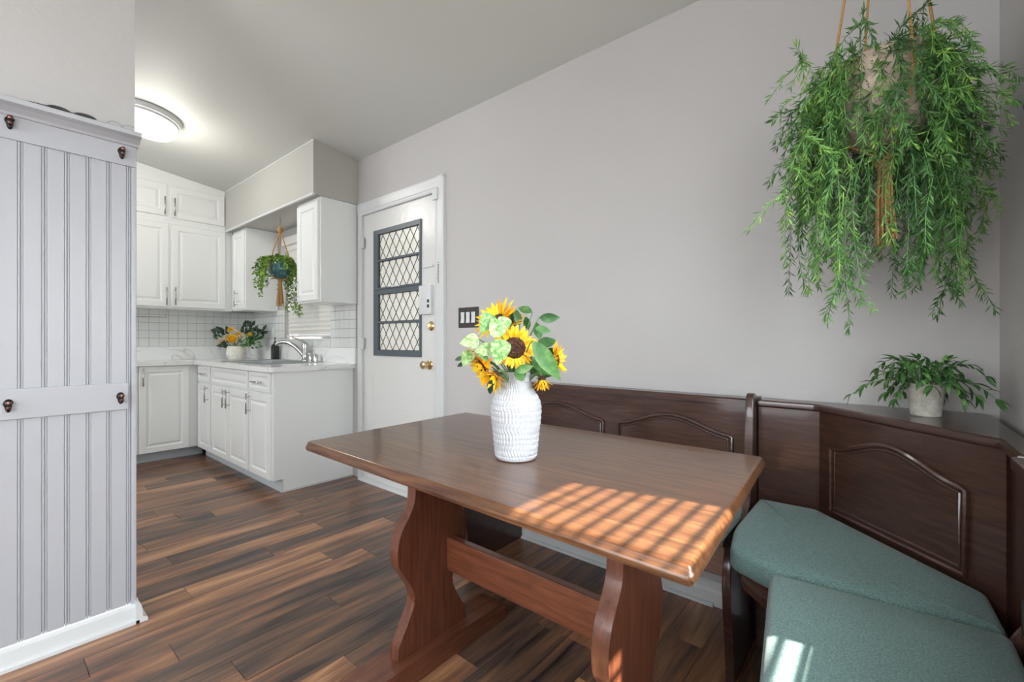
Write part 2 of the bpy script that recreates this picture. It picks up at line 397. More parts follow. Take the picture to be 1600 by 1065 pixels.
# blind-window wall
RY0, RY1, RZ0, RZ1 = .12, 1.125, .90, 1.95
def zmap(u, v, d): return (d, u, ceil(u) if v > 2.5 else v)
bm = grid_solid([YF, -1.8, -.5, RY0, RY1, YW], [0, RZ0, RZ1, 9], lambda i, j: not (i in (1, 3) and j == 1), XR, XR+.12, zmap)  # second opening is for the added side window
struct(obj('wall_right', bm, 'wall'), 'grey wall at the corner bench with the blind window')
# wall behind the camera, its two windows added to let in light
def zf(u, v, d): return (u, d, ceil(YF) if v > 2.5 else v)
bm = grid_solid([XL-.12, -4.75, -3.05, -1.8, -.1, XR+.12], [0, .95, 2.35, 9], lambda i, j: not (j == 1 and i in (1, 3)), YF, YF-.12, zf)
struct(obj('wall_front', bm, 'wall'), 'grey wall with two added windows facing the bench wall')
for k, (a, b_) in enumerate(((-4.75, -3.05), (-1.8, -.1))):  # unseen windows added as daylight openings
    bm = grid_solid([a, a+.05, (a+b_)/2-.025, (a+b_)/2+.025, b_-.05, b_], [.95, 1.0, 2.3, 2.35], lambda i, j: not (j == 1 and i in (1, 3)), YF-.04, YF-.09, FXZ)
    wo = struct(obj('window_%d' % (k+3), bm, 'trim'), 'added unseen white framed window in the wall facing the bench')
    obj('pane', box(a+.05, b_-.05, YF-.068, YF-.064, 1.0, 2.3), 'glass', wo)

bm = grid_solid([-1.8, -1.75, -1.165, -1.135, -.55, -.5], [RZ0, RZ0+.05, RZ1-.05, RZ1], lambda i, j: not (j == 1 and i in (1, 3)), XR+.08, XR+.115, lambda u, v, d: (d, u, v))  # unseen side window, added to light the cabinet end panel
wo = struct(obj('window_5', bm, 'trim'), 'added unseen white framed window in the side wall behind the bench end')
obj('pane', box(XR+.095, XR+.099, -1.75, -.55, RZ0+.05, RZ1-.05), 'glass', wo)

# partition at the near end of the kitchen, beadboard and coat rails
PXF, PYE = -2.27, .404
bm = prism([(YF, 0), (PYE-.004, 0), (PYE-.004, ceil(PYE)), (YF, ceil(YF))], PXF-.12, PXF, FYZ)
part_w = struct(obj('wall_partition', bm, 'wall'), 'beadboard partition with coat hooks beside the kitchen')
BW = .0566
prof = [(0, 0), (0, .010), (.0025, .0115), (.0425, .0115), (.0433, .0072), (.0443, .0072), (.0452, .0112), (.0475, .0120), (.0498, .0112), (.0507, .0072), (.0517, .0072), (.0525, .0115), (BW-.0008, .0115), (BW-.0008, 0)]
src = None
for k in range(20):
    y0 = .385-BW*(k+1)
    if src is None: src = obj('beadboard_plank', prism(prof, .07, 1.79, lambda u, v, d: (PXF+v, u, d)), 'bead', part_w); o = src
    else: o = share(src, 'beadboard_plank', part_w)
    o.location = (0, y0, 0)
obj('corner_bead', box(PXF, PXF+.014, .3865, .403, .07, 1.79, .003), 'bead', part_w)
YB = .385-BW*20
obj('upper_rail', box(PXF, PXF+.021, YB, .402, 1.775, 1.865, .0015), 'bead', part_w)
obj('middle_rail', box(PXF+.0085, PXF+.024, YB, .377, .836, .938, .0015), 'bead', part_w)
led = [(0, 1.852), (.030, 1.852), (.036, 1.860), (.060, 1.872), (.082, 1.878), (.084, 1.893), (.080, 1.896), (0, 1.896)]
obj('ledge', prism(led, YB, .407, lambda u, v, d: (PXF+u, d, v)), 'bead', part_w)
bpf = [(0, 0), (.036, 0), (.036, .012), (.030, .018), (.021, .020), (.018, .060), (.014, .072), (.008, .084), (0, .086)]
bb = struct(obj('baseboard_partition', prism(bpf, YF, PYE+.004, lambda u, v, d: (PXF+u, d, v)), 'trim'), 'white baseboard along the foot of the beadboard partition')
obj('return', prism(bpf, PXF-.13, PXF+.036, lambda u, v, d: (d, PYE-.006+u, v)), 'trim', bb)

# main wall baseboard below the bench, kept clear of door
bpf2 = [(0, 0), (.016, 0), (.016, .055), (.012, .068), (.010, .085), (.004, .095), (0, .097)]
bb = struct(obj('baseboard_back', prism(bpf2, DX1+.085, XR, lambda u, v, d: (d, YW-u, v)), 'trim'), 'white baseboard below the bench on the grey wall')
obj('shoe_strip', prism([(0, 0), (.014, 0), (.013, .008), (.008, .013), (0, .014)], DX1+.085, -.55, lambda u, v, d: (d, YW-.016-u, v)), 'trim', bb)
struct(obj('baseboard_right', prism(bpf2, .0, YW-.016, lambda u, v, d: (XR-u, d, v)), 'trim'), 'white baseboard at the foot of the blind window wall')

# soffit above the kitchen window
SY, SZ, SX1 = 1.608, 2.1956, -3.2725
bm = prism([(SY, SZ), (YW, SZ), (YW, ceil(YW)), (SY, ceil(SY))], XL, SX1, FYZ)
sof = struct(obj('wall_soffit', bm, 'soffit'), 'boxed soffit above the sink window')
obj('edge_bead', box(-5.096, SX1+.004, SY-.006, SY+.012, SZ-.008, SZ+.008), 'trim', sof)
obj('top_bead', box(-5.096, SX1+.002, SY-.004, SY+.006, ceil(SY)-.012, ceil(SY)), 'trim', sof)

# ------------------------------------------------------------------ kitchen splash tiles
TP = .0765; TZ = [1.042, 1.123, 1.1985, 1.274, 1.3495, 1.408]
tile_src = None
def tile(parent, f, a0, a1, z0, z1, along):
    global tile_src
    if a1-a0 < .012 or z1-z0 < .012: return
    if tile_src is None:
        bm = loft([[(-.5, 0, -.5), (.5, 0, -.5), (.5, 0, .5), (-.5, 0, .5)], [(-.5, -.006, -.5), (.5, -.006, -.5), (.5, -.006, .5), (-.5, -.006, .5)], [(-.475, -.0075, -.475), (.475, -.0075, -.475), (.475, -.0075, .475), (-.475, -.0075, .475)]])
        tile_src = obj('tile', bm, 'tile', parent); o = tile_src
    else: o = tile_src.copy(); o.name = 'tile'; COL.objects.link(o); o.parent = parent
    o.scale = (a1-a0-.0028, 1, z1-z0-.0028); o.location = f((a0+a1)/2, (z0+z1)/2); o.rotation_euler = (0, 0, 0 if along == 'x' else R(90))
obj('grout_bed', box(XL, XL+.004, .45, YW-.004, 1.04, 1.41), 'grout', wall_left)
bm = grid_solid([XL+.004, WX0, WX1, -3.290], [1.04, WZ0, 1.41], lambda i, j: not (i == 1 and j == 1), YW-.004, YW, FXZ)
obj('grout_bed', bm, 'grout', wall_back)
k = 0; y = YW-.006
while y > .5:
    for z0, z1 in zip(TZ, TZ[1:]): tile(wall_left, lambda a, z: (XL+.004, a, z), y-TP, y, z0, z1, 'y')
    y -= TP
x = XL+.012
while x < -3.30:
    x1 = min(x+TP, -3.291)
    for z0, z1 in zip(TZ, TZ[1:]):
        a, b_ = x, x1
        if z0 < WZ0-.02:
            tile(wall_back, lambda q, z: (q, YW-.004, z), max(a, WX0), min(b_, WX1), z0, min(z1, WZ0), 'x')
            tile(wall_back, lambda q, z: (q, YW-.004, z), a, min(b_, WX0), z0, z1, 'x'); tile(wall_back, lambda q, z: (q, YW-.004, z), max(a, WX1), b_, z0, z1, 'x')
        else:
            if a < WX0: tile(wall_back, lambda q, z: (q, YW-.004, z), a, min(b_, WX0), z0, z1, 'x')
            if b_ > WX1: tile(wall_back, lambda q, z: (q, YW-.004, z), max(a, WX1), b_, z0, z1, 'x')
    x += TP

# ------------------------------------------------------------------ kitchen window with faux-wood blind
bm = grid_solid([WX0, WX0+.04, WX1-.04, WX1], [WZ0, WZ0+.04, 1.57, 1.60, WZ1-.04, WZ1], lambda i, j: not (i == 1 and j in (1, 3)), YW+.07, YW+.11, FXZ)
win1 = struct(obj('window_1', bm, 'trim'), 'kitchen window above the sink')
obj('pane', box(WX0+.04, WX1-.04, YW+.088, YW+.092, WZ0+.04, 1.57), 'glass', win1)
obj('pane', box(WX0+.04, WX1-.04, YW+.088, YW+.092, 1.60, WZ1-.04), 'glass', win1)
obj('sill', box(WX0, WX1, YW-.012, YW+.07, WZ0-.004, WZ0+.012, .003), 'trim', win1)
bl = thing('window_blind', 'white slatted blind over the kitchen sink window', 'blind', (0, YW+.03, WZ0+.02))
bl_z = WZ0+.02
s = None; z = .055
while z < WZ1-WZ0-.05:
    if s is None: s = obj('slat', prism([(-.024, -.0015), (0, .0012), (.024, -.0015), (.024, .0005), (0, .0032), (-.024, .0005)], WX0+.006, WX1-.006, lambda u, v, d: (d, u*.26+v*.965, -u*.965+v*.26)), 'blind', bl); o = s
    else: o = share(s, 'slat', bl)
    o.location = (0, 0, z); z += .0415
obj('bottom_rail', box(WX0+.006, WX1-.006, -.022, .022, .012, .028, .003), 'blind', bl)
obj('valance', box(WX0-.03, WX1+.03, -.055, -.03, WZ1-bl_z-.004, WZ1-bl_z+.076, .004), 'blind', bl)
obj('head_rail', box(WX0+.004, WX1-.004, -.03, .025, WZ1-bl_z-.05, WZ1-bl_z-.004), 'blind', bl)

# ------------------------------------------------------------------ door_1
door = struct(bpy.data.objects.new('door_1', None), 'white entry door with diamond leaded glass in a dark sash'); COL.objects.link(door)
door.location = (0, 0, 0)
DYF = 1.985                                       # front face of the door slab
dx0, dx1 = -3.203, -2.306
SX0_, SX1_, SZ0_, SZ1_ = -3.05, -2.477, .985, 1.946 # dark sash outside
px0, px1 = -3.073, -2.482                            # recessed panels
bm = grid_solid([dx0, px0, SX0_, -2.477, dx1], [.02, .15, .495, .607, .843, SZ0_, SZ1_, 2.092], lambda i, j: not ((j == 5 and i == 2) or (j in (1, 3) and i in (1, 2))), DYF, DYF+.04, FXZ)
slab = obj('slab', bm, 'door', door)
for z0, z1 in ((.15, .495), (.607, .843)):
    bm = loft([[(px0, DYF+.003, z0), (-2.477, DYF+.003, z0), (-2.477, DYF+.003, z1), (px0, DYF+.003, z1)], [(px0+.012, DYF+.024, z0+.012), (-2.489, DYF+.024, z0+.012), (-2.489, DYF+.024, z1-.012), (px0+.012, DYF+.024, z1-.012)]])
    obj('recessed_panel', bm, 'door', door)
# dark sash frame, two storeys with a bar in each
bars = [SZ0_, 1.028, 1.231, 1.245, 1.452, 1.50, 1.703, 1.717, 1.912, SZ1_]
sash = obj('sash', grid_solid([SX0_, -2.992, -2.492, SX1_], bars, lambda i, j: not (i == 1 and j in (1, 3, 5, 7)), DYF-.012, DYF+.03, FXZ), 'sash', door)
obj('sash_lip', box(SX0_+.02, -2.485, DYF-.02, DYF-.012, 1.488, 1.502, .002), 'sash', sash)
obj('latch', box(-2.80, -2.70, DYF-.03, DYF-.012, 1.494, 1.506, .003), 'trim', sash)
def clip(poly, x0, x1, z0, z1):
    def cl(p, ax, lim, sg):
        o = []
        for i in range(len(p)):
            a, b_ = p[i-1], p[i]; ia, ib = sg*(a[ax]-lim) >= 0, sg*(b_[ax]-lim) >= 0
            if ia != ib:
                t = (lim-a[ax])/(b_[ax]-a[ax]); o.append((a[0]+(b_[0]-a[0])*t, a[1]+(b_[1]-a[1])*t))
            if ib: o.append(b_)
        return o
    for ax, lim, sg in ((0, x0, 1), (0, x1, -1), (1, z0, 1), (1, z1, -1)):
        if poly: poly = cl(poly, ax, lim, sg)
    return poly
DWd, DHd = .0833, .124
for (z0, z1) in ((1.028, 1.231), (1.245, 1.452), (1.50, 1.703), (1.717, 1.912)):
    X0, X1 = -2.992, -2.492
    ld = obj('leading', grid_solid([X0, X0+.003, X1-.003, X1], [z0, z0+.003, z1-.003, z1], lambda i, j: not (i == 1 and j == 1), DYF+.004, DYF+.014, FXZ), 'came', door)
    bmc = bmesh.new()
    for sgn in (-1, 1):
        for k in range(-6, 14):
            # line through (X0+k*DWd, z0) with slope +-DHd/DWd
            pts = []
            xa = X0+k*DWd; sl = sgn*DHd/DWd
            for zz in (z0, z1):
                pts.append([xa+(zz-z0)/sl, zz])
            a, b_ = pts
            t0, t1 = 0, 1
            ddx = b_[0]-a[0]
            ta, tb = (X0-a[0])/ddx, (X1-a[0])/ddx
            t0 = max(0, min(ta, tb)); t1 = min(1, max(ta, tb))
            if t1-t0 < .02: continue
            A = (a[0]+ddx*t0, DYF+.006, a[1]+(b_[1]-a[1])*t0); B = (a[0]+ddx*t1, DYF+.006, a[1]+(b_[1]-a[1])*t1)
            tube([A, B], .0026, 4, bmc)
    obj('lead_line', bmc, 'came', ld)['kind'] = 'stuff'
    # diamond panes
    for r_ in range(-1, 5):
        for q in range(-1, 8):
            cx = X0+(q+(.5 if r_ % 2 == 0 else 0))*DWd; czz = z0+r_*DHd/2
            d = clip([(cx, czz-DHd/2), (cx+DWd/2, czz), (cx, czz+DHd/2), (cx-DWd/2, czz)], X0, X1, z0, z1)
            if len(d) >= 3:
                ar = abs(sum(d[i-1][0]*d[i][1]-d[i][0]*d[i-1][1] for i in range(len(d))))/2
                if ar > 2e-4: obj('pane', prism(d, DYF+.008, DYF+.012, FXZ), 'frost', ld)
# brass, alarm box and small fittings
def knob(x, z, big):
    k_ = obj('knob' if big else 'deadbolt', lathe([(.033, 0), (.033, .004), (.029, .008), (.012, .011), (.011, .03), (.017, .035), (.026, .043), (.029, .055), (.025, .066), (.012, .071)] if big else [(.032, 0), (.032, .006), (.026, .013), (.020, .016), (.020, .022), (.006, .024)], 20), 'brass', door, True, (x, DYF, z), (R(90), 0, 0))
    return k_
knob(-2.393, .935, True); kb = knob(-2.372, 1.199, False)
obj('thumb_turn', box(-.004, .004, -.016, .016, .022, .036, .002), 'brass', kb)
al = obj('alarm_box', box(-2.478, -2.352, DYF-.028, DYF, 1.278, 1.478, .006), 'trim', door, True)
for z in (1.334, 1.368): obj('indicator', box(-2.386, -2.366, DYF-.0295, DYF-.027, z-.011, z+.011, .001), 'black', al)
obj('contact_strip', box(-2.46, -2.352, DYF-.012, DYF, 1.600, 1.616, .002), 'trim', door)
for z in (1.874, 1.079, .28):
    h_ = obj('hinge', box(-3.232, -3.176, 1.957, 1.972, z-.045, z+.045, .002), 'trim', door)
    obj('hinge_pin', tube([(-3.205, 1.955, z-.05), (-3.205, 1.955, z+.05)], .006, 8), 'trim', h_)
obj('contact_sensor', box(-2.325, -2.277, 1.948, 1.962, 2.035, 2.108, .004), 'trim', door)
ch = obj('chain_plate', box(-2.281, -2.267, 1.957, 1.963, 1.48, 1.62, .002), 'wire', door)
bmc = bmesh.new()
for k in range(7): tube([(-2.274+.004*math.cos(a), 1.955, 1.612-.021*k+.010*math.sin(a)) for a in [2*math.pi*i/8 for i in range(8)]], .0012, 4, bmc, True)
obj('door_chain', bmc, 'chrome', ch)
obj('threshold', prism([(1.935, 0), (1.99, 0), (1.99, .022), (1.95, .016), (1.937, .008)], dx0-.01, dx1+.01, FYZ), 'trim', door)
# casing (stepped profile) round the door
cp = [(0, 0), (0, .010), (.012, .013), (.022, .013), (.028, .017), (.068, .020), (.080, .022), (.090, .022), (.090, 0)]
tr1 = struct(bpy.data.objects.new('trim_1', None), 'white stepped casing round the entry door'); COL.objects.link(tr1)
obj('casing', prism(cp, 0, 2.192, lambda u, v, d: (DX1+u-.012, YW-v, d)), 'trim', tr1)
obj('casing', prism([(0, 0), (0, .012), (.05, .016), (.05, 0)], 0, 2.192, lambda u, v, d: (DX0+.012-u, YW-v, d)), 'trim', tr1)
obj('head_casing', prism(cp, DX0-.04, DX1+.079, lambda u, v, d: (d, YW-v, DZ1+u-.006)), 'trim', tr1)
obj('jamb', box(DX0, dx0-.002, YW, YW+.1, 0, DZ1), 'trim', tr1); obj('jamb', box(dx1+.002, DX1, YW, YW+.1, 0, DZ1), 'trim', tr1); obj('head_jamb', box(DX0, DX1, YW, YW+.1, 2.094, DZ1), 'trim', tr1)

# ------------------------------------------------------------------ triple switch on the main wall
sw = thing('light_switch', 'dark metal triple rocker switch plate beside the door', 'switch', (-2.006, YW, 1.245))
obj('plate', box(-.088, .088, -.006, 0, -.064, .064, .003), 'plate', sw)
for k in (-1, 0, 1):
    f_ = obj('bezel', grid_solid([k*.047-.019, k*.047-.0165, k*.047+.0165, k*.047+.019], [-.036, -.0335, .0335, .036], lambda i, j: not (i == 1 and j == 1), -.0085, -.005, FXZ), 'black', sw)
    obj('rocker', prism([(-.006, -.0335), (-.0105, -.0335), (-.007, 0), (-.0095, .0335), (-.006, .0335)], k*.047-.0165, k*.047+.0165, lambda u, v, d: (d, u, v)), 'trim', f_)

# ------------------------------------------------------------------ kitchen cabinets
FY, FX = 1.3384, -5.03            # base faces: main run, end run
ZK, ZC = .0976, .875              # toe-kick height, underside of counter
def base_unit(name, label, x0, x1, doors, drawers, handles, pulls, end=False):
    """unit on the main wall; children in world axes relative to (x0,FY,0)"""
    t = thing(name, label, 'cabinet', (x0, FY, 0), 0, 'base cabinets under the sink counter')
    wd = x1-x0
    if end:
        bm = prism([(.020, ZK), (.0877, ZK), (.0877, 0), (YW-FY-.001, 0), (YW-FY-.001, ZC), (.020, ZC)], 0, wd, lambda u, v, d: (d, u, v))
        obj('body', bm, 'cabinet', t)
        obj('shoe_strip', box(wd, wd+.008, .0877, YW-FY-.02, 0, .014, .002), 'trim', t)
    else:
        zt = .715 if not pulls else ZC
        obj('body', prism([(.020, ZK), (.0877, ZK), (.0877, .005), (YW-FY-.03, .005), (YW-FY-.03, zt), (.020, zt)], 0, wd, lambda u, v, d: (d, u, v)), 'cabinet', t)
        if not pulls: obj('face_frame', box(0, wd, .020, .04, .715, ZC), 'cabinet', t)
    obj('toe_kick', box(.001, wd-.001, .079, .0877, 0, ZK-.002), 'kick', t)
    ds = []
    for (a, b_) in doors:
        ds.append(obj('door', raised_door(b_-a, .602, fr=.05), 'cabinet', t, loc=(a-x0, 0, .1)))
    for i, hx in handles: obj('handle', pull_v(.445, .600, hx), 'chrome', ds[i], True)
    dr = []
    for (a, b_) in drawers:
        dr.append(obj('drawer_front', raised_door(b_-a, .146, fr=.032), 'cabinet', t, loc=(a-x0, 0, .722)))
    for i in pulls:
        a, b_ = drawers[i]; obj('handle', pull_h((b_-a)/2-.075, (b_-a)/2+.075, .073), 'chrome', dr[i], True)
    return t
base_unit('base_cabinet', 'narrow white base cabinet in the inner corner of the counter', -5.03, -4.635, [(-4.985, -4.652)], [(-4.985, -4.652)], [(0, .300)], [0])
base_unit('base_cabinet', 'wide white sink base cabinet with two doors and a false drawer', -4.634, -3.762, [(-4.615, -4.198), (-4.188, -3.776)], [(-4.615, -3.776)], [(0, .385), (1, .032)], [])
base_unit('base_cabinet', 'narrow white end cabinet beside the door with plain side panel', -3.761, -3.3504, [(-3.752, -3.378)], [(-3.752, -3.378)], [(0, .032)], [0], True)
# end-run base unit (faces +X)
t = thing('base_cabinet', 'white base cabinet with tall raised panel doors against the kitchen end wall', 'cabinet', (FX, .40, 0), R(90), 'base cabinets under the sink counter')
wd = 1.36-.40; dp = -(XL-FX)-.002
obj('body', prism([(.020, ZK), (.12, ZK), (.12, .005), (dp, .005), (dp, ZC), (.020, ZC)], 0, wd, lambda u, v, d: (d, u, v)), 'cabinet', t)
obj('toe_kick', box(.001, wd+.06, .112, .12, 0, ZK-.002), 'kick', t)
obj('shoe_strip', box(.001, wd+.06, .104, .112, 0, .014, .002), 'kick', t)
d_ = obj('door', raised_door(.368, .772, fr=.055), 'cabinet', t, loc=(.915-.40, 0, .098)); obj('handle', pull_v(.60, .757, .024), 'chrome', d_, True)
d_ = obj('door', raised_door(.49, .772, fr=.055), 'cabinet', t, loc=(.415-.40, 0, .098)); obj('handle', pull_v(.60, .757, .465), 'chrome', d_, True)

# upper units on the end wall, up to the sloped ceiling
UX, UY, UZ = -5.096, 1.6532, 1.397
wd = UY+.019-.62; dp = -(XL-UX)-.002
for label, zb, zt0, zt1, drs in (
        ('two-door white wall cabinet on the kitchen end wall above the tiles', UZ, 2.2175, 2.2175, ((.66, 1.143, 1.412, 2.188, .462, 1.425), (1.162, 1.606, 1.412, 2.186, .026, 1.43))),
        ('short two-door white top cabinet on the kitchen end wall under the ceiling', 2.2185, ceil(.62)-.002, ceil(.62+wd)-.002, ((.66, 1.130, 2.250, 2.548, .448, 2.256), (1.156, 1.598, 2.243, 2.543, .026, 2.256)))):
    t = thing('wall_cabinet', label, 'cabinet', (UX, .62, 0), R(90), 'wall cabinets of the kitchen')
    bm = bmesh.new()
    vv = [bm.verts.new(p) for p in ((0, .019, zb), (wd, .019, zb), (wd, dp, zb), (0, dp, zb), (0, .019, zt0), (wd, .019, zt1), (wd, dp, zt1), (0, dp, zt0))]
    for f in ((0,3,2,1),(4,5,6,7),(0,1,5,4),(1,2,6,5),(2,3,7,6),(3,0,4,7)): bm.faces.new([vv[i] for i in f])
    obj('body', bm, 'cabinet', t)
    for (a, b_, z0, z1, hx, hz) in drs:
        d_ = obj('door', raised_door(b_-a, z1-z0, fr=.058), 'cabinet', t, loc=(a-.62, 0, z0))
        obj('handle', pull_v(hz-z0, hz-z0+.165, hx), 'chrome', d_, True)
# corner wall cabinet on the main wall
def upper(label, x0, x1, d0, d1, hx):
    t = thing('wall_cabinet', label, 'cabinet', (x0, UY, UZ), 0, 'wall cabinets of the kitchen')
    obj('body', box(0, x1-x0, .019, YW-UY-.005, 0, SZ-UZ-.001, .0015), 'cabinet', t)
    d_ = obj('door', raised_door(d1-d0, .758, fr=.055), 'cabinet', t, loc=(d0-x0, 0, .013)); obj('handle', pull_v(.018, .18, hx), 'chrome', d_, True)
    return t
upper('white corner wall cabinet beside the small teal hanging pot', -5.094, -4.7536, -5.062, -4.768, .145)
upper('white wall cabinet beside the door, plain side panel facing the table', -3.660, -3.283, -3.640, -3.300, .022)

# counter: L shape with sink cut-out, splash slabs
CT = .912
SKX0, SKX1, SKY0, SKY1 = -4.60, -3.765, 1.44, 1.905
xs = [XL, -5.005, SKX0, SKX1, -3.318]; ys = [.40, 1.315, SKY0, SKY1, YW-.001]
bm = grid_solid(xs, ys, lambda i, j: not ((j == 0 and i >= 1) or (i == 2 and j == 2)), ZC, CT, FXY)
es = [e for e in bm.edges if abs(e.verts[0].co.x+3.318) < 1e-4 and abs(e.verts[0].co.y-1.315) < 1e-4 and abs(e.verts[1].co.x+3.318) < 1e-4 and abs(e.verts[1].co.y-1.315) < 1e-4]
bmesh.ops.bevel(bm, geom=es, offset=.055, segments=6, affect='EDGES', profile=.5)
counter = tag(obj('countertop', bm, 'quartz'), 'white veined quartz countertop turning the kitchen corner', 'countertop')
obj('splash_slab', box(XL, XL+.018, .40, YW-.001, CT, 1.042, .002), 'quartz', counter)
obj('splash_slab', box(XL+.018, -3.29, YW-.019, YW-.001, CT, 1.042, .002), 'quartz', counter)

# sink
sk = thing('kitchen_sink', 'stainless drop-in sink in the quartz counter', 'sink', (0, 0, CT))
bm = grid_solid([SKX0-.025, SKX0+.012, SKX1-.012, SKX1+.025], [SKY0-.025, SKY0+.012, SKY1-.062, SKY1+.03], lambda i, j: not (i == 1 and j == 1), .0005, .006, FXY)
obj('rim', bm, 'steel', sk)
def rect3(d, z): return [(SKX0+.012+d, SKY0+.012+d, z), (SKX1-.012-d, SKY0+.012+d, z), (SKX1-.012-d, SKY1-.062-d, z), (SKX0+.012+d, SKY1-.062-d, z)]
obj('basin', loft([rect3(-.004, .004), rect3(0, 0), rect3(.02, -.17), rect3(.14, -.178)][::-1], False), 'steel', sk)
# faucet
fc = thing('faucet', 'brushed nickel single lever kitchen faucet at the sink', 'faucet', (-4.015, 1.90, CT+.006))
obj('base', lathe([(.034, 0), (.034, .006), (.029, .012), (.027, .05), (.029, .105), (.031, .135), (.026, .158), (.012, .168)], 20), 'chrome', fc, True)
sp = [(-.01, -.008, .05), (-.045, -.03, .095), (-.085, -.058, .135), (-.135, -.09, .165), (-.18, -.12, .172), (-.215, -.143, .163), (-.232, -.154, .145)]
obj('spout', tube(sp, lambda t: .021-.006*t if t < .75 else .017, 12), 'chrome', fc, True)
obj('lever', tube([(0, 0, .155), (-.03, -.012, .178), (-.08, -.035, .196), (-.135, -.06, .216)], lambda t: .014-.008*t, 10, flat=.7), 'chrome', fc, True)
sd = thing('soap_dispenser', 'small nickel soap dispenser beside the faucet', 'dispenser', (-3.93, 1.905, CT+.006))
obj('collar', lathe([(.022, 0), (.022, .008), (.017, .012), (.017, .05), (.014, .056)], 16), 'chrome', sd, True)
obj('nozzle', tube([(0, 0, .05), (-.0, 0, .063), (-.05, -.02, .063)], .007, 8), 'chrome', sd, True)
sd = thing('air_gap_cap', 'short nickel cylinder cap on the sink deck', 'cap', (-3.835, 1.905, CT+.006))
obj('cap', lathe([(.02, 0), (.02, .055), (.016, .062), (.004, .063)], 16), 'chrome', sd, True)
# soap bottle
sb = thing('soap_bottle', 'black square soap bottle with pump beside the faucet', 'bottle', (-4.665, 1.905, CT)); sb.scale = (.8, .8, 1.2)
obj('bottle', loft([[(x, y, z) for x, y in round_poly([(-a, -a), (a, -a), (a, a), (-a, a)], .012, 3)] for a, z in ((.036, 0), (.038, .004), (.038, .105), (.030, .122), (.015, .132), (.015, .14))]), 'black', sb, True)
obj('pump', lathe([(.012, .14), (.012, .152), (.005, .154), (.005, .172), (.011, .174), (.011, .182)], 12), 'black', sb, True)
obj('nozzle', tube([(0, 0, .178), (.03, -.012, .177), (.034, -.014, .168)], .004, 6), 'black', sb, True)
# outlet, paper-towel bar
ot = thing('wall_outlet', 'white outlet plate on the tiles behind the rose pot', 'outlet', (-4.86, YW-.0115, 1.20))
obj('plate', box(-.036, .036, -.005, 0, -.058, .058, .002), 'trim', ot); obj('socket', box(-.018, .018, -.0065, -.004, -.034, .034, .001), 'blind', ot)
th = thing('paper_towel_bar', 'thin metal paper towel bar under the wall cabinets', 'rail', (-5.19, 1.143, UZ))
obj('bar', tube([(0, .0, -.078), (0, -.40, -.078)], .005, 8), 'chrome', th); obj('bracket', tube([(0, 0, 0), (0, 0, -.085)], .006, 8), 'chrome', th)

# ------------------------------------------------------------------ ceiling lamp
lx, ly = -4.03, .785; lz = ceil(ly)
lamp = thing('ceiling_lamp', 'round flush white glass ceiling lamp with stepped metal rim in the kitchen', 'lamp', (lx, ly, lz-.004))
tilt = (R(-math.degrees(math.atan(C1))), 0, 0)
obj('rim', lathe([(.198, 0), (.198, -.012), (.192, -.020), (.192, -.032), (.182, -.036), (.178, -.05), (.15, -.05)][::-1], 48), 'trim', lamp, True, rot=tilt)
gl_ = obj('glass', lathe([(.172, -.045), (.176, -.062), (.172, -.092), (.150, -.118), (.10, -.136), (.05, -.142), (.004, -.144)][::-1], 48, fn=lambda a, z, r: .0018*math.cos(24*a) if r > .04 else 0), 'lamp_glass', lamp, True, rot=tilt)
obj('finial', lathe([(.002, -.158), (.008, -.155), (.010, -.148), (.005, -.143)], 12), 'chrome', lamp, True, rot=tilt)
l = bpy.data.lights.new('lamp_light', 'POINT'); l.energy = 9; l.shadow_soft_size = .14; l.color = (1, .96, .88)
lo = bpy.data.objects.new('lamp_light', l); COL.objects.link(lo); lo.location = (lx, ly, lz-.30)

# ------------------------------------------------------------------ coat hooks and glasses on the ledge
def hook(y, z, base, label):
    t = thing('coat_hook', label, 'hook', (base, y, z), 0, 'bronze coat hooks on the partition')
    obj('backplate', loft([[(x_, yy*s_, zz*s_) for yy, zz in [(math.cos(a)*.0125*(1 if math.sin(a) > 0 else .72), math.sin(a)*(.018 if math.sin(a) > 0 else .027)) for a in [2*math.pi*i/20 for i in range(20)]]] for s_, x_ in ((1, 0), (1, .003), (.8, .007), (.3, .009))]), 'bronze', t, True)
    obj('upper_prong', tube([(.004, 0, .006), (.018, 0, .004), (.026, 0, .002), (.030, 0, .006)], lambda q: .005-.001*q, 8), 'bronze', t, True)
    obj('lower_prong', tube([(.004, 0, -.010), (.014, 0, -.018), (.022, 0, -.018), (.027, 0, -.010)], lambda q: .0045, 8), 'bronze', t, True)
    obj('knob', lathe([(.001, -.007), (.006, -.005), (.0075, 0), (.006, .005), (.001, .007)], 12), 'copper', t, True, (.030, 0, .006))
    obj('knob', lathe([(.001, -.006), (.005, -.004), (.0065, 0), (.005, .004), (.001, .006)], 12), 'copper', t, True, (.026, 0, -.010))
hook(.071, 1.832, PXF+.021, 'bronze hook on the upper rail near the dark glasses arm')
hook(.357, 1.822, PXF+.021, 'bronze hook at the kitchen end of the upper rail below the ledge')
hook(.068, .887, PXF+.024, 'bronze hook on the middle rail farther from the kitchen')
hook(.353, .885, PXF+.024, 'bronze hook at the kitchen end of the middle rail')
sg = thing('sunglasses', 'black sunglasses lying unfolded on the partition ledge', 'glasses', (PXF+.045, .185, 1.896))
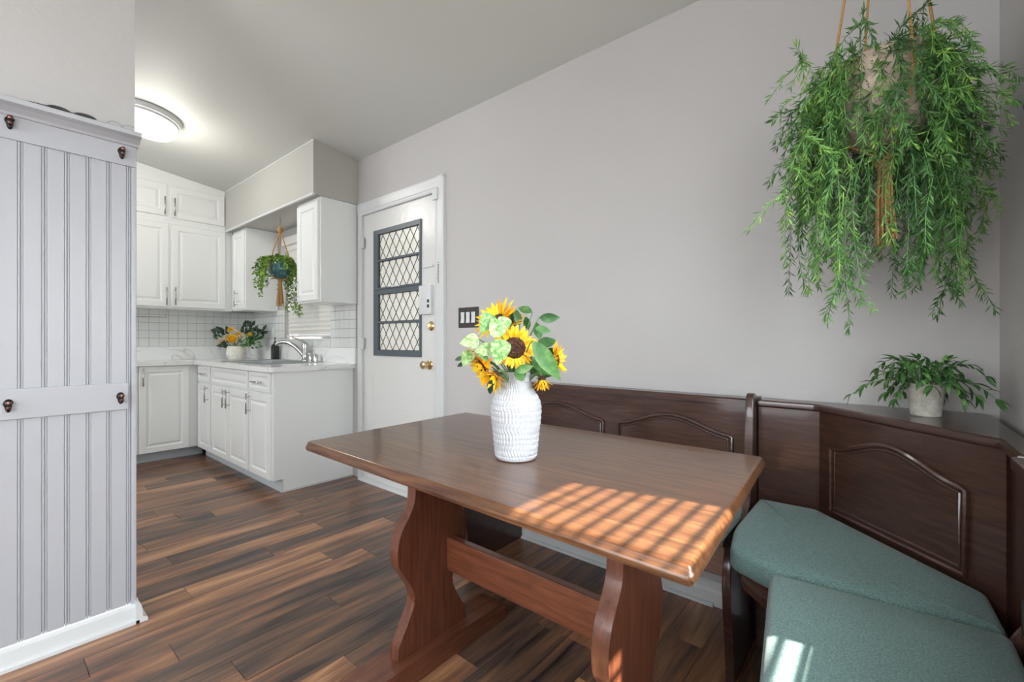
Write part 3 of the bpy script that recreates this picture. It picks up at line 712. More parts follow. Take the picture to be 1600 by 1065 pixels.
for yy in (.0, .068):
    obj('lens', loft([[(-.006+.004*math.sin(a)+dx_, yy+.030*math.cos(a)*k_, .012+.011*math.sin(a)*k_) for a in [2*math.pi*i/20 for i in range(20)]] for dx_, k_ in ((-.0015, .92), (-.0008, 1), (.0008, 1), (.0015, .92))]), 'lens', sg, True)
    obj('rim', tube([(-.006+.004*math.sin(a), yy+.031*math.cos(a), .012+.0115*math.sin(a)) for a in [2*math.pi*i/20 for i in range(20)]], .0022, 6, closed=True), 'black', sg, True)
obj('bridge', tube([(-.005, .03, .014), (-.002, .034, .018), (-.005, .038, .014)], .002, 6), 'wire', sg, True)
obj('temple_arm', tube([(-.006, -.03, .016), (-.004, -.06, .014), (.0, -.10, .008), (.004, -.14, .004), (.004, -.16, .0025)], .0025, 6), 'black', sg, True)
obj('temple_arm', tube([(-.006, -.03, .012), (-.014, -.06, .008), (-.016, -.10, .004), (-.014, -.14, .003)], .0022, 6), 'wire', sg, True)
wg = thing('reading_glasses', 'thin wire reading glasses at the end of the partition ledge', 'glasses', (PXF+.05, .333, 1.896))
for yy in (0, .042):
    obj('rim', tube([(.004*math.sin(a), yy+.02*math.cos(a), .0125+.011*math.sin(a)) for a in [2*math.pi*i/18 for i in range(18)]], .0013, 6, closed=True), 'wire', wg, True)
obj('bridge', tube([(0, .02, .015), (.001, .021, .017), (0, .022, .015)], .001, 5), 'wire', wg)

# ------------------------------------------------------------------ blind window on the right wall
bm = grid_solid([RY0, RY0+.04, RY1-.04, RY1], [RZ0, RZ0+.03, 1.42, 1.45, RZ1-.04, RZ1], lambda i, j: not (i == 1 and j in (1, 3)), XR+.08, XR+.115, lambda u, v, d: (d, u, v))
win2 = struct(obj('window_2', bm, 'trim'), 'sunlit window above the bench')
obj('pane', box(XR+.095, XR+.099, RY0+.04, RY1-.04, RZ0+.03, 1.42), 'glass', win2)
obj('pane', box(XR+.095, XR+.099, RY0+.04, RY1-.04, 1.45, RZ1-.04), 'glass', win2)
def side_blind(label, y0, y1):
    bl = thing('window_blind', label, 'blind', (XR+.035, 0, RZ0))
    s = None; z = .03
    while z < RZ1-RZ0-.06:
        if s is None: s = obj('slat', prism([(-.025, -.0012), (0, .001), (.025, -.0012), (.025, .0008), (0, .003), (-.025, .0008)], y0+.006, y1-.006, lambda u, v, d: (u*.777-v*.629, d, u*.629+v*.777)), 'blind', bl); o = s
        else: o = share(s, 'slat', bl)
        o.location = (0, 0, z); z += .0495
    obj('bottom_rail', box(-.02, .02, y0+.006, y1-.006, .002, .014, .002), 'blind', bl)
    obj('head_rail', box(-.028, .028, y0+.004, y1-.004, RZ1-RZ0-.05, RZ1-RZ0-.002), 'blind', bl)
side_blind('white slatted blind in the sunny window above the bench', RY0, RY1)
side_blind('white slatted blind in the added side window past the bench end', -1.8, -.5)  # copied blind, added to hold back the side window's upward light

# ------------------------------------------------------------------ trestle table
TZ0, TZ1 = .733, .765
tb = thing('trestle_table', 'reddish brown wooden trestle table with scalloped board legs', 'table', (-.85, 1.05, 0))
O = Vector((-.85, 1.05, 0))
quad = [(-1.490, .700), (-.215, .672), (-.267, 1.466), (-1.522, 1.478)]
rq = round_poly([(x-O.x, y-O.y) for x, y in quad], .019, 6)
pr = [(.010, TZ0), (.003, TZ0+.003), (0, TZ0+.009), (0, TZ0+.014), (.003, TZ0+.020), (.0045, TZ0+.0215), (.006, TZ1-.005), (.009, TZ1-.0015), (.013, TZ1)]
obj('top', loft([[(x, y, z) for x, y in inset_poly(rq, d)] for d, z in pr]), 'table', tb, True)
hw = [(.735, .135), (.70, .118), (.66, .096), (.613, .082), (.56, .086), (.52, .108), (.48, .136), (.425, .152), (.372, .147), (.33, .124), (.292, .100), (.25, .084), (.22, .088), (.169, .114), (.13, .138), (.107, .148), (.066, .150)]
def smoothp(p):
    out = []
    for i in range(len(p)-1):
        p0, p1, p2, p3 = p[max(i-1, 0)], p[i], p[i+1], p[min(i+2, len(p)-1)]
        for k in range(4):
            t = k/4
            out.append(tuple(.5*((2*p1[j])+(-p0[j]+p2[j])*t+(2*p0[j]-5*p1[j]+4*p2[j]-p3[j])*t*t+(-p0[j]+3*p1[j]-3*p2[j]+p3[j])*t**3) for j in (0, 1)))
    out.append(p[-1]); return out
hws = smoothp(hw)
CY = 1.017-O.y
out = [(CY-h_, z) for z, h_ in hws] + [(CY+h_, z) for z, h_ in hws[::-1]]
for xf in (-1.2, -.455):
    obj('leg', prism(out, xf-O.x-.042, xf-O.x, FYZ, .005, 2), 'tableleg', tb, True)
    fp = round_poly([(-.335, 0), (.335, 0), (.335, .058), (.29, .069), (-.29, .069), (-.335, .058)], [.004, .004, .02, .03, .03, .02], 3)
    obj('foot', prism([(CY+u, v) for u, v in fp], xf-O.x-.080, xf-O.x+.040, FYZ, .006, 2), 'foot', tb, True)
    obj('cleat', box(xf-O.x-.06, xf-O.x+.018, CY-.17, CY+.19, .708, .734, .004), 'tableleg', tb)
obj('stretcher', box(-1.2-O.x, -.497-O.x, CY+.055, CY+.085, .285, .402, .004), 'rail', tb)
TB_S = .0

# ------------------------------------------------------------------ corner bench in three units
BT = .880          # top of the backrests
def arch(x0, x1, zb, zc, za, n=12):
    """arched panel outline: bottom zb, shoulders zc, crown za (list of (u,v), clockwise from bottom left)"""
    L_ = [(x0, zb), (x0, zc-.004), (x0+.012, zc)]
    w_ = x1-x0
    for k in range(1, n):
        t = k/n; L_.append((x0+.012+(w_-.024)*t, zc+(za-zc)*.5*(1-math.cos(2*math.pi*t))**1.0 if False else zc+(za-zc)*math.sin(math.pi*t)**1.6))
    return L_ + [(x1-.012, zc), (x1, zc-.004), (x1, zb)]
def arch_panel(parent, A, f):
    pn = obj('arched_panel', prism(inset_poly(A, .004), -.003, .006, f, .002, 1), 'bench', parent)
    obj('moulding', tube([f(u, v, -.004) for u, v in A], .0085, 8, closed=True), 'bench', pn, True)
    obj('inner_bead', tube([f(u, v, -.0035) for u, v in inset_poly(A, .014)], .0038, 6, closed=True), 'bench', pn, True)
def end_board(parent, f, th=.026, cut=0):
    """bench end: local u from back (0) to the front, v up"""
    L_ = [(0, 0), (.408, 0), (.412, .07), (.424, .16), (.440, .24), (.450, .32), (.448, .37), (.436, .415), (.41, .44), (.36, .452), (.30, .462), (.24, .482), (.20, .512), (.178, .555), (.165, .62), (.155, .72), (.147, .82), (.142, .89), (.130, .903), (.112, .906), (.09, .900), (.08, .886), (0.02, .886), (0, .886)]
    L_ = [(max(0, u-cut) if u < .3 else u, v) for u, v in L_] if cut else L_
    L_ = [p for i, p in enumerate(L_) if p != L_[i-1]]
    obj('end_board', prism(L_, 0, th, f, .004, 2), 'bench', parent, True)
BYB = 1.955        # rear of the long bench
lb = thing('long_bench', 'dark brown wooden bench with arched back panels along the grey wall', 'bench', (-.98, 1.72, 0), 0, 'dark wood corner bench units')
o_ = lb.location
X0b, X1b = -1.59, -.372
end_board(lb, lambda u, v, d: (X0b-o_.x+d, BYB-o_.y-u, v)); end_board(lb, lambda u, v, d: (X1b-.026-o_.x+d, BYB-o_.y-u, v))
fw = lambda u, v, d: (u-o_.x, 1.885-o_.y+d, v)
obj('back_panel', box(X0b+.026-o_.x, X1b-.026-o_.x, 1.885-o_.y, 1.91-o_.y, .40, BT-.01), 'bench', lb)
obj('top_rail', prism([(1.868, BT-.026), (1.868, BT-.006), (1.874, BT), (1.95, BT), (1.95, BT-.012), (1.885, BT-.026)], X0b+.026-o_.x, X1b-.026-o_.x, lambda u, v, d: (d, u-o_.y, v)), 'bench', lb)
for a, b_ in ((-1.535, -1.018), (-.942, -.462)): arch_panel(lb, arch(a, b_, .50, .728, .787), fw)
obj('seat_board', box(X0b+.026-o_.x, X1b-.026-o_.x, 1.525-o_.y, 1.90-o_.y, .44, .46, .003), 'bench', lb)
obj('apron', box(X0b+.026-o_.x, X1b-.026-o_.x, 1.54-o_.y, 1.56-o_.y, .34, .44, .003), 'bench', lb)
cush = [(X0b+.03, 1.475), (-.392, 1.475), (-.392, 1.862), (X0b+.03, 1.862)]
tag(obj('seat_cushion', pillow(round_poly(cush, .03, 4), .461, .522), 'fabric', None, 'all'), 'teal fabric cushion on the long bench behind the table', 'cushion', 'teal bench cushions')

# corner unit: plan polygon with a diagonal back
cb = thing('corner_bench', 'dark brown corner bench unit with diagonal arched back and wide shelf', 'bench', (-.05, 1.65, 0), 0, 'dark wood corner bench units')
o_ = cb.location
A_, B_ = Vector((-.178, 1.87)), Vector((.205, 1.475)); dd = (B_-A_).normalized(); nn = Vector((-dd.y, dd.x))   # nn points to the wall corner
if nn.dot(Vector((1, 1))) < 0: nn = -nn
LEN = (B_-A_).length
dg = lambda u, v, d: (A_.x+dd.x*u+nn.x*d-o_.x, A_.y+dd.y*u+nn.y*d-o_.y, v)
dgp = prism([(0, .40), (LEN, .40), (LEN, BT-.012), (0, BT-.012)], 0, .02, dg)
obj('diagonal_panel', dgp, 'bench', cb)
arch_panel(cb, arch(.058, .470, .535, .742, .796), dg)
obj('back_panel', box(-.368-o_.x, A_.x-o_.x+.005, 1.880-o_.y, 1.90-o_.y, .40, BT-.012), 'bench', cb)
obj('back_panel', box(.212-o_.x, .232-o_.x, 1.30-o_.y, B_.y-o_.y+.005, .40, BT-.012), 'bench', cb)
sh = [(-.368, 1.862), (-.186, 1.862), (.193, 1.470), (.193, 1.295), (.243, 1.295), (.243, 1.93), (.215, 1.960), (-.368, 1.960)]
shl = round_poly([(x-o_.x, y-o_.y) for x, y in sh], [0, .012, .012, 0, 0, 0, 0, 0], 3)
pr = [(.010, BT-.026), (.001, BT-.020), (0, BT-.012), (.002, BT-.004), (.008, BT)]
obj('shelf', loft([[(x, y, z) for x, y in inset_poly(shl, d)] for d, z in pr]), 'bench', cb, True)
seat = [(-.366, 1.875), (-.366, 1.50), (-.33, 1.40), (-.27, 1.34), (-.205, 1.303), (.205, 1.303), (.205, 1.47), (-.18, 1.872)]
obj('seat_board', prism([(x-o_.x, y-o_.y) for x, y in seat], .438, .460, FXY, .004, 2), 'bench', cb, True)
obj('apron', tube([(x-o_.x, y-o_.y, .41) for x, y in [(-.35, 1.55), (-.345, 1.50), (-.31, 1.42), (-.25, 1.365), (-.20, 1.345)]], .014, 6, flat=2.2), 'bench', cb)
obj('leg', box(-.225-o_.x, -.18-o_.x, 1.31-o_.y, 1.355-o_.y, 0, .44, .004), 'bench', cb)
obj('leg', box(-.362-o_.x, -.33-o_.x, 1.80-o_.y, 1.86-o_.y, 0, .44, .004), 'bench', cb)
obj('leg', box(.16-o_.x, .20-o_.x, 1.42-o_.y, 1.46-o_.y, 0, .44, .004), 'bench', cb)
cush = [(-.360, 1.838), (-.362, 1.50), (-.335, 1.345), (-.225, 1.292), (.186, 1.300), (.178, 1.478), (-.180, 1.846)]
tag(obj('seat_cushion', pillow(round_poly(cush, [.015, .03, .025, .03, .02, .02, .015], 4), .461, .527, .017), 'fabric', None, 'all'), 'angular teal fabric cushion on the corner seat below the arched diagonal back', 'cushion', 'teal bench cushions')

# window-side unit
rb = thing('window_bench', 'dark brown wooden bench under the blind window nearest the camera', 'bench', (.02, .8, 0), 0, 'dark wood corner bench units')
o_ = rb.location
Y0r, Y1r = .22, 1.29
end_board(rb, lambda u, v, d: (.243-o_.x-u, Y1r-.026-o_.y+d, v), .026, .14); end_board(rb, lambda u, v, d: (.243-o_.x-u, Y0r-o_.y+d, v), .026, .14)
obj('back_panel', box(.195-o_.x, .215-o_.x, Y0r+.026-o_.y, Y1r-.026-o_.y, .40, BT-.01), 'bench', rb)
obj('top_rail', box(.180-o_.x, .243-o_.x, Y0r+.026-o_.y, Y1r-.026-o_.y, BT-.024, BT, .005), 'bench', rb)
obj('seat_board', box(-.175-o_.x, .195-o_.x, Y0r+.026-o_.y, Y1r-.026-o_.y, .44, .46, .003), 'bench', rb)
obj('apron', box(-.165-o_.x, -.145-o_.x, Y0r+.026-o_.y, Y1r-.026-o_.y, .34, .44, .003), 'bench', rb)
cush = [(-.222, 1.258), (.188, 1.289), (.19, .25), (-.110, .25), (-.158, .80)][::-1]
tag(obj('seat_cushion', pillow(round_poly(cush, [.02, .03, .03, .03, .025], 4), .463, .534, .017), 'fabric', None, 'all'), 'teal fabric cushion nearest the camera with small sun patches', 'cushion', 'teal bench cushions')

# ------------------------------------------------------------------ plant helpers
def leaf_geo(L_=1.0, W=.4, fold=.15, bend=.25, shape='ell', n=6):
    """leaf blade along +x from the origin, up +z"""
    vs, fs = [], []
    for i in range(n+1):
        t = i/n
        if shape == 'ell': w_ = math.sin(math.pi*min(1, t**.85))**.9
        elif shape == 'heart': w_ = (math.sin(math.pi*t**.55))**.8 if t > 0 else .25
        else: w_ = min(1, t*2.2)*(1-max(0, (t-.55)/.45)**2)*.95 + .02
        w_ = max(w_, .02)*W/2*L_
        z = -bend*L_*t*t
        vs += [(L_*t, -w_, z+fold*w_), (L_*t, 0, z), (L_*t, w_, z+fold*w_)]
    for i in range(n):
        a = 3*i; fs += [(a, a+3, a+4, a+1), (a+1, a+4, a+5, a+2)]
    return vs, fs
class Acc:
    def __init__(s): s.v = []; s.f = []
    def add(s, geo, mat):
        b_ = len(s.v); s.v += [tuple(mat @ Vector(p)) for p in geo[0]]; s.f += [tuple(i+b_ for i in f) for f in geo[1]]
    def tube(s, path, r0, r1, seg=4):
        b_ = len(s.v); n = len(path)
        for i, p in enumerate(path):
            t = (path[min(i+1, n-1)]-path[max(i-1, 0)]).normalized(); a = t.cross(Vector((.3, .9, .2))).normalized(); c = t.cross(a)
            r = r0+(r1-r0)*i/max(1, n-1)
            for k in range(seg): s.v.append(tuple(p+a*r*math.cos(2*math.pi*k/seg)+c*r*math.sin(2*math.pi*k/seg)))
        for i in range(n-1):
            for k in range(seg): s.f.append((b_+i*seg+k, b_+i*seg+(k+1) % seg, b_+(i+1)*seg+(k+1) % seg, b_+(i+1)*seg+k))
    def geo(s): return (s.v, s.f)
def frame(p, x, up=Vector((0, 0, 1)), s=1):
    x = x.normalized(); y = up.cross(x)
    if y.length < 1e-3: y = Vector((0, 1, 0)).cross(x)
    y.normalize(); z = x.cross(y)
    return Matrix(((x.x*s, y.x*s, z.x*s, p.x), (x.y*s, y.y*s, z.y*s, p.y), (x.z*s, y.z*s, z.z*s, p.z), (0, 0, 0, 1)))
def rv(a=1.0): return Vector((random.uniform(-a, a), random.uniform(-a, a), random.uniform(-a, a)))
def bez(a, b_, c, n):
    return [a*(1-t)**2+b_*2*t*(1-t)+c*t*t for t in [i/n for i in range(n+1)]]

# ------------------------------------------------------------------ vase with sunflowers
VX, VY = -.813, .990
vz = TZ1
prof = [(.050, 0), (.056, .003), (.0585, .010), (.060, .02), (.063, .05), (.066, .08), (.0695, .11), (.0715, .135), (.071, .150), (.067, .166), (.060, .180), (.050, .194), (.044, .205), (.041, .215), (.040, .228), (.0405, .240), (.042, .247)]
dense = []
for i in range(len(prof)-1):
    for k in range(10):
        t = k/10; dense.append((prof[i][0]*(1-t)+prof[i+1][0]*t, prof[i][1]*(1-t)+prof[i+1][1]*t))
dense.append(prof[-1])
inner = [(.038, .246), (.036, .235), (.036, .215), (.042, .20), (.055, .18)]
ROW = .0155
def relief(a, z, r):
    if z < .008 or z > .242 or r < .0395: return 0
    k = int(z/ROW); fz = z/ROW-k
    edge = min(1, min(fz, 1-fz)*6)
    kind = k % 4; N = 44
    sl = {0: 0, 1: .5, 2: -.5, 3: 0}[kind]
    s_ = math.cos(N*a + sl*2*math.pi*fz*1.6)
    return .0021*max(-.45, s_)*edge - .0014*(1-edge)
vase = thing('flower_vase', 'white ceramic vase with carved bands on the table', 'vase', (VX, VY, vz))
obj('body', lathe(dense+inner, 260, fn=relief, capt=False), 'vase', vase, 'all')
top = Vector((VX, VY, vz+.235))
petal_me = leaf_geo(1, .30, .12, .12, 'ell', 5)
psrc = obj('petal', petal_me, 'petal', None, 'all'); PM = psrc.data; bpy.data.objects.remove(psrc)
def mk(name, me, parent, mat4):
    o = bpy.data.objects.new(name, me); COL.objects.link(o); o.parent = parent; o.matrix_local = mat4; return o
def sunflower(pos, facing, disc, rad, label, n=24, curl=.0):
    t = thing('sunflower', label, 'flower', tuple(top), 0, 'sunflowers in the white vase')
    p = pos-top; z = facing.normalized(); x = z.cross(Vector((0, 0, 1))).normalized(); y = z.cross(x)
    Rm = Matrix(((x.x, y.x, z.x, p.x), (x.y, y.y, z.y, p.y), (x.z, y.z, z.z, p.z), (0, 0, 0, 1)))
    d_ = obj('flower_head', lathe([(disc*.55, -.016), (disc, -.008), (disc*1.02, 0), (disc*.92, .006), (disc*.6, .0085), (disc*.25, .005), (.001, .004)], 28, capt=True), 'disc', t, 'all')
    d_.matrix_local = Rm
    for ring, (m_, ll, tilt_) in enumerate(((n, rad-disc*.8, .12), (n-4, (rad-disc*.8)*.82, .55))):
        for k in range(m_):
            a = 2*math.pi*(k+.5*ring)/m_+random.uniform(-.08, .08); l_ = ll*random.uniform(.8, 1.12)
            tl = tilt_+random.uniform(-.22, .28)+curl
            xd = Vector((math.cos(a)*math.cos(tl), math.sin(a)*math.cos(tl), math.sin(tl)))
            nz = Vector((-math.cos(a)*math.sin(tl), -math.sin(a)*math.sin(tl), math.cos(tl)))
            yd = nz.cross(xd)
            pp = Vector((math.cos(a), math.sin(a), 0))*disc*(.9 if ring == 0 else .86); pp.z = -.003+.003*ring
            mm = Matrix(((xd.x*l_, yd.x*l_, nz.x*l_, pp.x), (xd.y*l_, yd.y*l_, nz.y*l_, pp.y), (xd.z*l_, yd.z*l_, nz.z*l_, pp.z), (0, 0, 0, 1)))
            mk('petal', PM, t, Rm @ mm)
    # green calyx and stem
    acc = Acc()
    for k in range(9):
        a = 2*math.pi*k/9; acc.add(leaf_geo(disc*1.3, .4, .1, -.3, 'ell', 3), frame(Vector((math.cos(a)*.3*disc, math.sin(a)*.3*disc, -.014)), Vector((math.cos(a), math.sin(a), -.1))))
    o = obj('calyx', acc.geo(), 'stem', t, 'all'); o.matrix_local = Rm
    acc = Acc(); base = p-z*.014
    acc.tube(bez(base, base-z*.04, Vector((random.uniform(-.012, .012), random.uniform(-.012, .012), -.06)), 8), .004, .004, 6)
    obj('stem', acc.geo(), 'stem', t, 'all')
    return t
cdir = lambda p: (Vector((0, 0, CAM_Z))-p).normalized()
p = px(804, 543, 1.215); sunflower(p, cdir(p)+Vector((.0, 0, -.08)), .030, .061, 'large open sunflower with wide brown centre at the front of the vase', 32)
p = px(777, 500, 1.275); sunflower(p, Vector((-.1, -.75, .65)), .022, .074, 'sunflower at the top of the bouquet facing upward', 22, .25)
p = px(752, 572, 1.25); sunflower(p, Vector((-.35, -.75, -.55)), .018, .072, 'sunflower drooping low on the door side of the vase', 22)
p = px(772, 588, 1.20); sunflower(p, Vector((-.05, -.8, -.7)), .012, .050, 'small orange sunflower tucked under the pale leaves', 16, .5)
p = px(868, 562, 1.30); sunflower(p, Vector((.85, .25, .05)), .020, .056, 'sunflower turned toward the corner bench seen from its side', 20, .3)
p = px(847, 596, 1.23); sunflower(p, Vector((.3, -.25, -.9)), .011, .038, 'small yellow sunflower bud hanging beside the vase neck', 14, .75)
p = px(792, 505, 1.30); sunflower(p, Vector((.2, -.5, .8)), .020, .060, 'sunflower half hidden at the back of the bouquet', 20, .2)
def meshof(geo, mat):
    o = obj('leaf', geo, mat, None, 'all'); me = o.data; bpy.data.objects.remove(o); return me
HEART = meshof(leaf_geo(.84, .80, .3, .22, 'heart', 8), 'leaf_pale'); HEARTD = meshof(leaf_geo(1, .80, .22, .2, 'heart', 8), 'leaf_mid')
OVAL = meshof(leaf_geo(1, .46, .25, .2, 'ell', 8), 'leaf_mid'); OVALD = meshof(leaf_geo(1, .48, .25, .2, 'ell', 8), 'leaf_dark')
def leafy(label, items, me, grp='leaf sprays in the white vase'):
    """items: (u,v base px, u,v tip px, depth, depth shift of tip)"""
    t = thing('leaf_spray', label, 'leaves', tuple(top), 0, grp)
    for (u0, v0, u1, v1, dep, sh_) in items:
        a = px(u0, v0, dep); b_ = px(u1, v1, dep+sh_); d_ = b_-a; L_ = d_.length
        nrm = cdir(a)+rv(.35); x = d_.normalized(); z = (nrm-x*nrm.dot(x)).normalized(); y = z.cross(x)
        a_ = a-top
        mk('leaf', me, t, Matrix(((x.x*L_, y.x*L_, z.x*L_, a_.x), (x.y*L_, y.y*L_, z.y*L_, a_.y), (x.z*L_, y.z*L_, z.z*L_, a_.z), (0, 0, 0, 1))))
        acc = Acc(); acc.tube(bez(a_, a_*.55+Vector((0, 0, .03)), Vector((random.uniform(-.015, .015), random.uniform(-.015, .015), -.05)), 8), .0014, .002, 5)
        obj('stalk', acc.geo(), 'stem', t, 'all')
    return t
leafy('pale variegated heart leaves on the door side of the bouquet', [(748, 530, 713, 538, 1.20, -.01), (770, 542, 737, 552, 1.17, -.01), (734, 548, 722, 577, 1.22, .0), (770, 492, 748, 522, 1.20, -.03), (783, 525, 764, 488, 1.18, .0), (784, 530, 776, 578, 1.16, -.01), (790, 495, 782, 525, 1.20, -.02), (752, 545, 762, 568, 1.19, -.01)], HEART)
leafy('mid green leaves rising on the bench side of the bouquet', [(812, 508, 806, 482, 1.28, .0), (832, 488, 808, 478, 1.30, .02), (842, 496, 876, 497, 1.28, .0), (836, 512, 862, 518, 1.26, -.01), (826, 515, 820, 492, 1.30, .02), (843, 530, 838, 500, 1.32, .02), (838, 540, 872, 528, 1.33, .03), (822, 560, 850, 590, 1.27, .0), (805, 580, 832, 572, 1.20, -.02), (838, 575, 868, 588, 1.30, .03), (820, 530, 806, 512, 1.31, .02), (852, 545, 880, 560, 1.30, .02)], OVAL)
leafy('large drooping green leaf over the bench side of the vase', [(832, 532, 876, 594, 1.17, -.02)], meshof(leaf_geo(1, .36, .25, .2, 'ell', 8), 'leaf_mid'))
leafy('broad green leaves in the middle of the bouquet', [(840, 552, 858, 588, 1.24, .0), (814, 566, 835, 560, 1.25, .0), (808, 592, 822, 574, 1.21, -.01), (800, 500, 812, 484, 1.30, .02)], HEARTD)
leafy('dark leaf hanging below the lower sunflower', [(770, 592, 763, 617, 1.20, .01), (724, 558, 710, 562, 1.27, .0), (726, 566, 714, 573, 1.27, .0)], OVALD)

# ------------------------------------------------------------------ hanging trailing plant by the corner
hp = Vector((-.004, 1.60, 1.80)); hz = ceil(1.60)
hang = thing('hanging_plant', 'large trailing green plant hanging by the corner above the bench', 'plant', tuple(hp))
potp = [(.052, -.17), (.085, -.15), (.112, -.11), (.122, -.05), (.120, .02), (.116, .055), (.112, .06), (.106, .055), (.106, .02)]
dn = []
for i in range(len(potp)-1):
    for k in range(8): t = k/8; dn.append((potp[i][0]*(1-t)+potp[i+1][0]*t, potp[i][1]*(1-t)+potp[i+1][1]*t))
dn.append(potp[-1])
obj('pot', lathe(dn, 64, fn=lambda a, z, r: .0022*math.cos((z*1.0+.035*a/math.pi)*2*math.pi/.0125) if -.15 < z < .05 else 0, capt=False), 'pot_taupe', hang, 'all')
obj('soil', lathe([(.108, .03), (.05, .036), (.003, .038)], 24), 'soil', hang)
for k in range(4):
    a = R(25+90*k); d_ = Vector((math.cos(a), math.sin(a), 0))
    obj('rope', tube([Vector((0, 0, hz-hp.z-.04)), d_*.06+Vector((0, 0, .50)), d_*.123+Vector((0, 0, .06)), d_*.128+Vector((0, 0, -.05)), d_*.09+Vector((0, 0, -.155)), Vector((0, 0, -.205))], .0035, 6), 'rope', hang, True)
obj('hook', tube([(0, 0, hz-hp.z), (0, 0, hz-hp.z-.03), (.01, 0, hz-hp.z-.045), (0, 0, hz-hp.z-.055), (-.008, 0, hz-hp.z-.045)], .003, 6), 'chrome', hang)
obj('knot', lathe([(.008, -.235), (.02, -.225), (.023, -.21), (.018, -.195), (.008, -.19)], 14), 'rope', hang, True)
bmt = bmesh.new()
for k in range(22):
    a = random.uniform(0, 6.28); r_ = random.uniform(.004, .016)
    tube([(r_*math.cos(a), r_*math.sin(a), -.22), (r_*1.5*math.cos(a), r_*1.5*math.sin(a), -.31), (r_*2.0*math.cos(a)+random.uniform(-.006, .006), r_*2.0*math.sin(a), -.42-random.uniform(0, .04))], .0028, 4, bmt)
obj('tassel', bmt, 'rope', hang)['kind'] = 'stuff'
NEEDLE = leaf_geo(1, .15, .2, .12, 'ell', 2)
def needle_strand(path, acc, L0=.030, step=.0085, fork=True):
    """needle-leaved stem along a polyline"""
    acc.tube(path, .0013, .0007, 3)
    d = 0
    for i in range(len(path)-1):
        a, b_ = path[i], path[i+1]; seg = (b_-a).length; t_ = (b_-a).normalized()
        while d < seg:
            p_ = a+t_*d
            for k in range(2):
                side = rv(1); side = (side-t_*side.dot(t_)).normalized()
                dr_ = (t_*random.uniform(.55, 1.1)+side*random.uniform(.5, .9)).normalized()
                acc.add(NEEDLE, frame(p_, dr_, rv(1), L0*random.uniform(.6, 1.15)))
            d += step*random.uniform(.7, 1.3)
        d -= seg
    for k in range(4): acc.add(NEEDLE, frame(path[-1], ((path[-1]-path[-2]).normalized()+rv(.5)).normalized(), rv(1), L0*.9))
def droop_path(start, out_dir, lift, reach, drop, n=12, wob=.012):
    a = start; b_ = start+out_dir*reach*.75+Vector((0, 0, lift)); c = start+out_dir*reach+Vector((0, 0, -drop*.35)); e = start+out_dir*reach*random.uniform(.92, 1.12)+Vector((0, 0, -drop))
    P_ = []
    for i in range(n+1):
        t = i/n
        P_.append(a*(1-t)**3+b_*3*t*(1-t)**2+c*3*t*t*(1-t)+e*t**3+(rv(wob) if 0 < i else Vector((0, 0, 0))))
    return P_
cr = Vector((math.cos(R(CAM_YAW)), math.sin(R(CAM_YAW)), 0)); cf = Vector((-math.sin(R(CAM_YAW)), math.cos(R(CAM_YAW)), 0))
random.seed(21)
def strand_obj(parent, name, acc, mat): return obj(name, acc.geo(), mat, parent)
NS = 125
for k in range(NS):
    a = 2*math.pi*k/NS*1.0+random.uniform(-.1, .1); d_ = Vector((math.cos(a), math.sin(a), 0))
    if d_.y > 0 and d_.y*.3+hp.y > YW-.1: d_.y *= .6
    right = d_.dot(cr); fr_ = -d_.dot(cf)
    if fr_ > .1 and -.95 < right < -.1 and random.random() < .5: continue
    reach = random.uniform(.06, .17) + (-.03 if right > .3 else -.015 if right < -.4 else 0)
    if d_.x > .5: reach *= .7
    drop = random.uniform(.22, .56) + (.06 if abs(right) > .35 else 0)
    lift = random.uniform(.02, .10) + (.05 if right > .2 else 0)
    acc = Acc(); st = d_*.085*random.uniform(.6, 1)+Vector((0, 0, .045))
    P_ = droop_path(st, d_, lift, reach, drop)
    needle_strand(P_, acc)
    for q in range(random.randint(2, 4)):
        i = random.randint(3, 9); bd = (rv(1)+d_*.5); bd.z = -.7; bd.normalize(); l_ = random.uniform(.05, .13)
        needle_strand([P_[i], P_[i]+bd*l_*.4, P_[i]+bd*l_*.75+Vector((0, 0, -.01)), P_[i]+bd*l_+Vector((0, 0, -.035))], acc, .026)
    strand_obj(hang, 'trailing_stem', acc, 'leaf_trail')
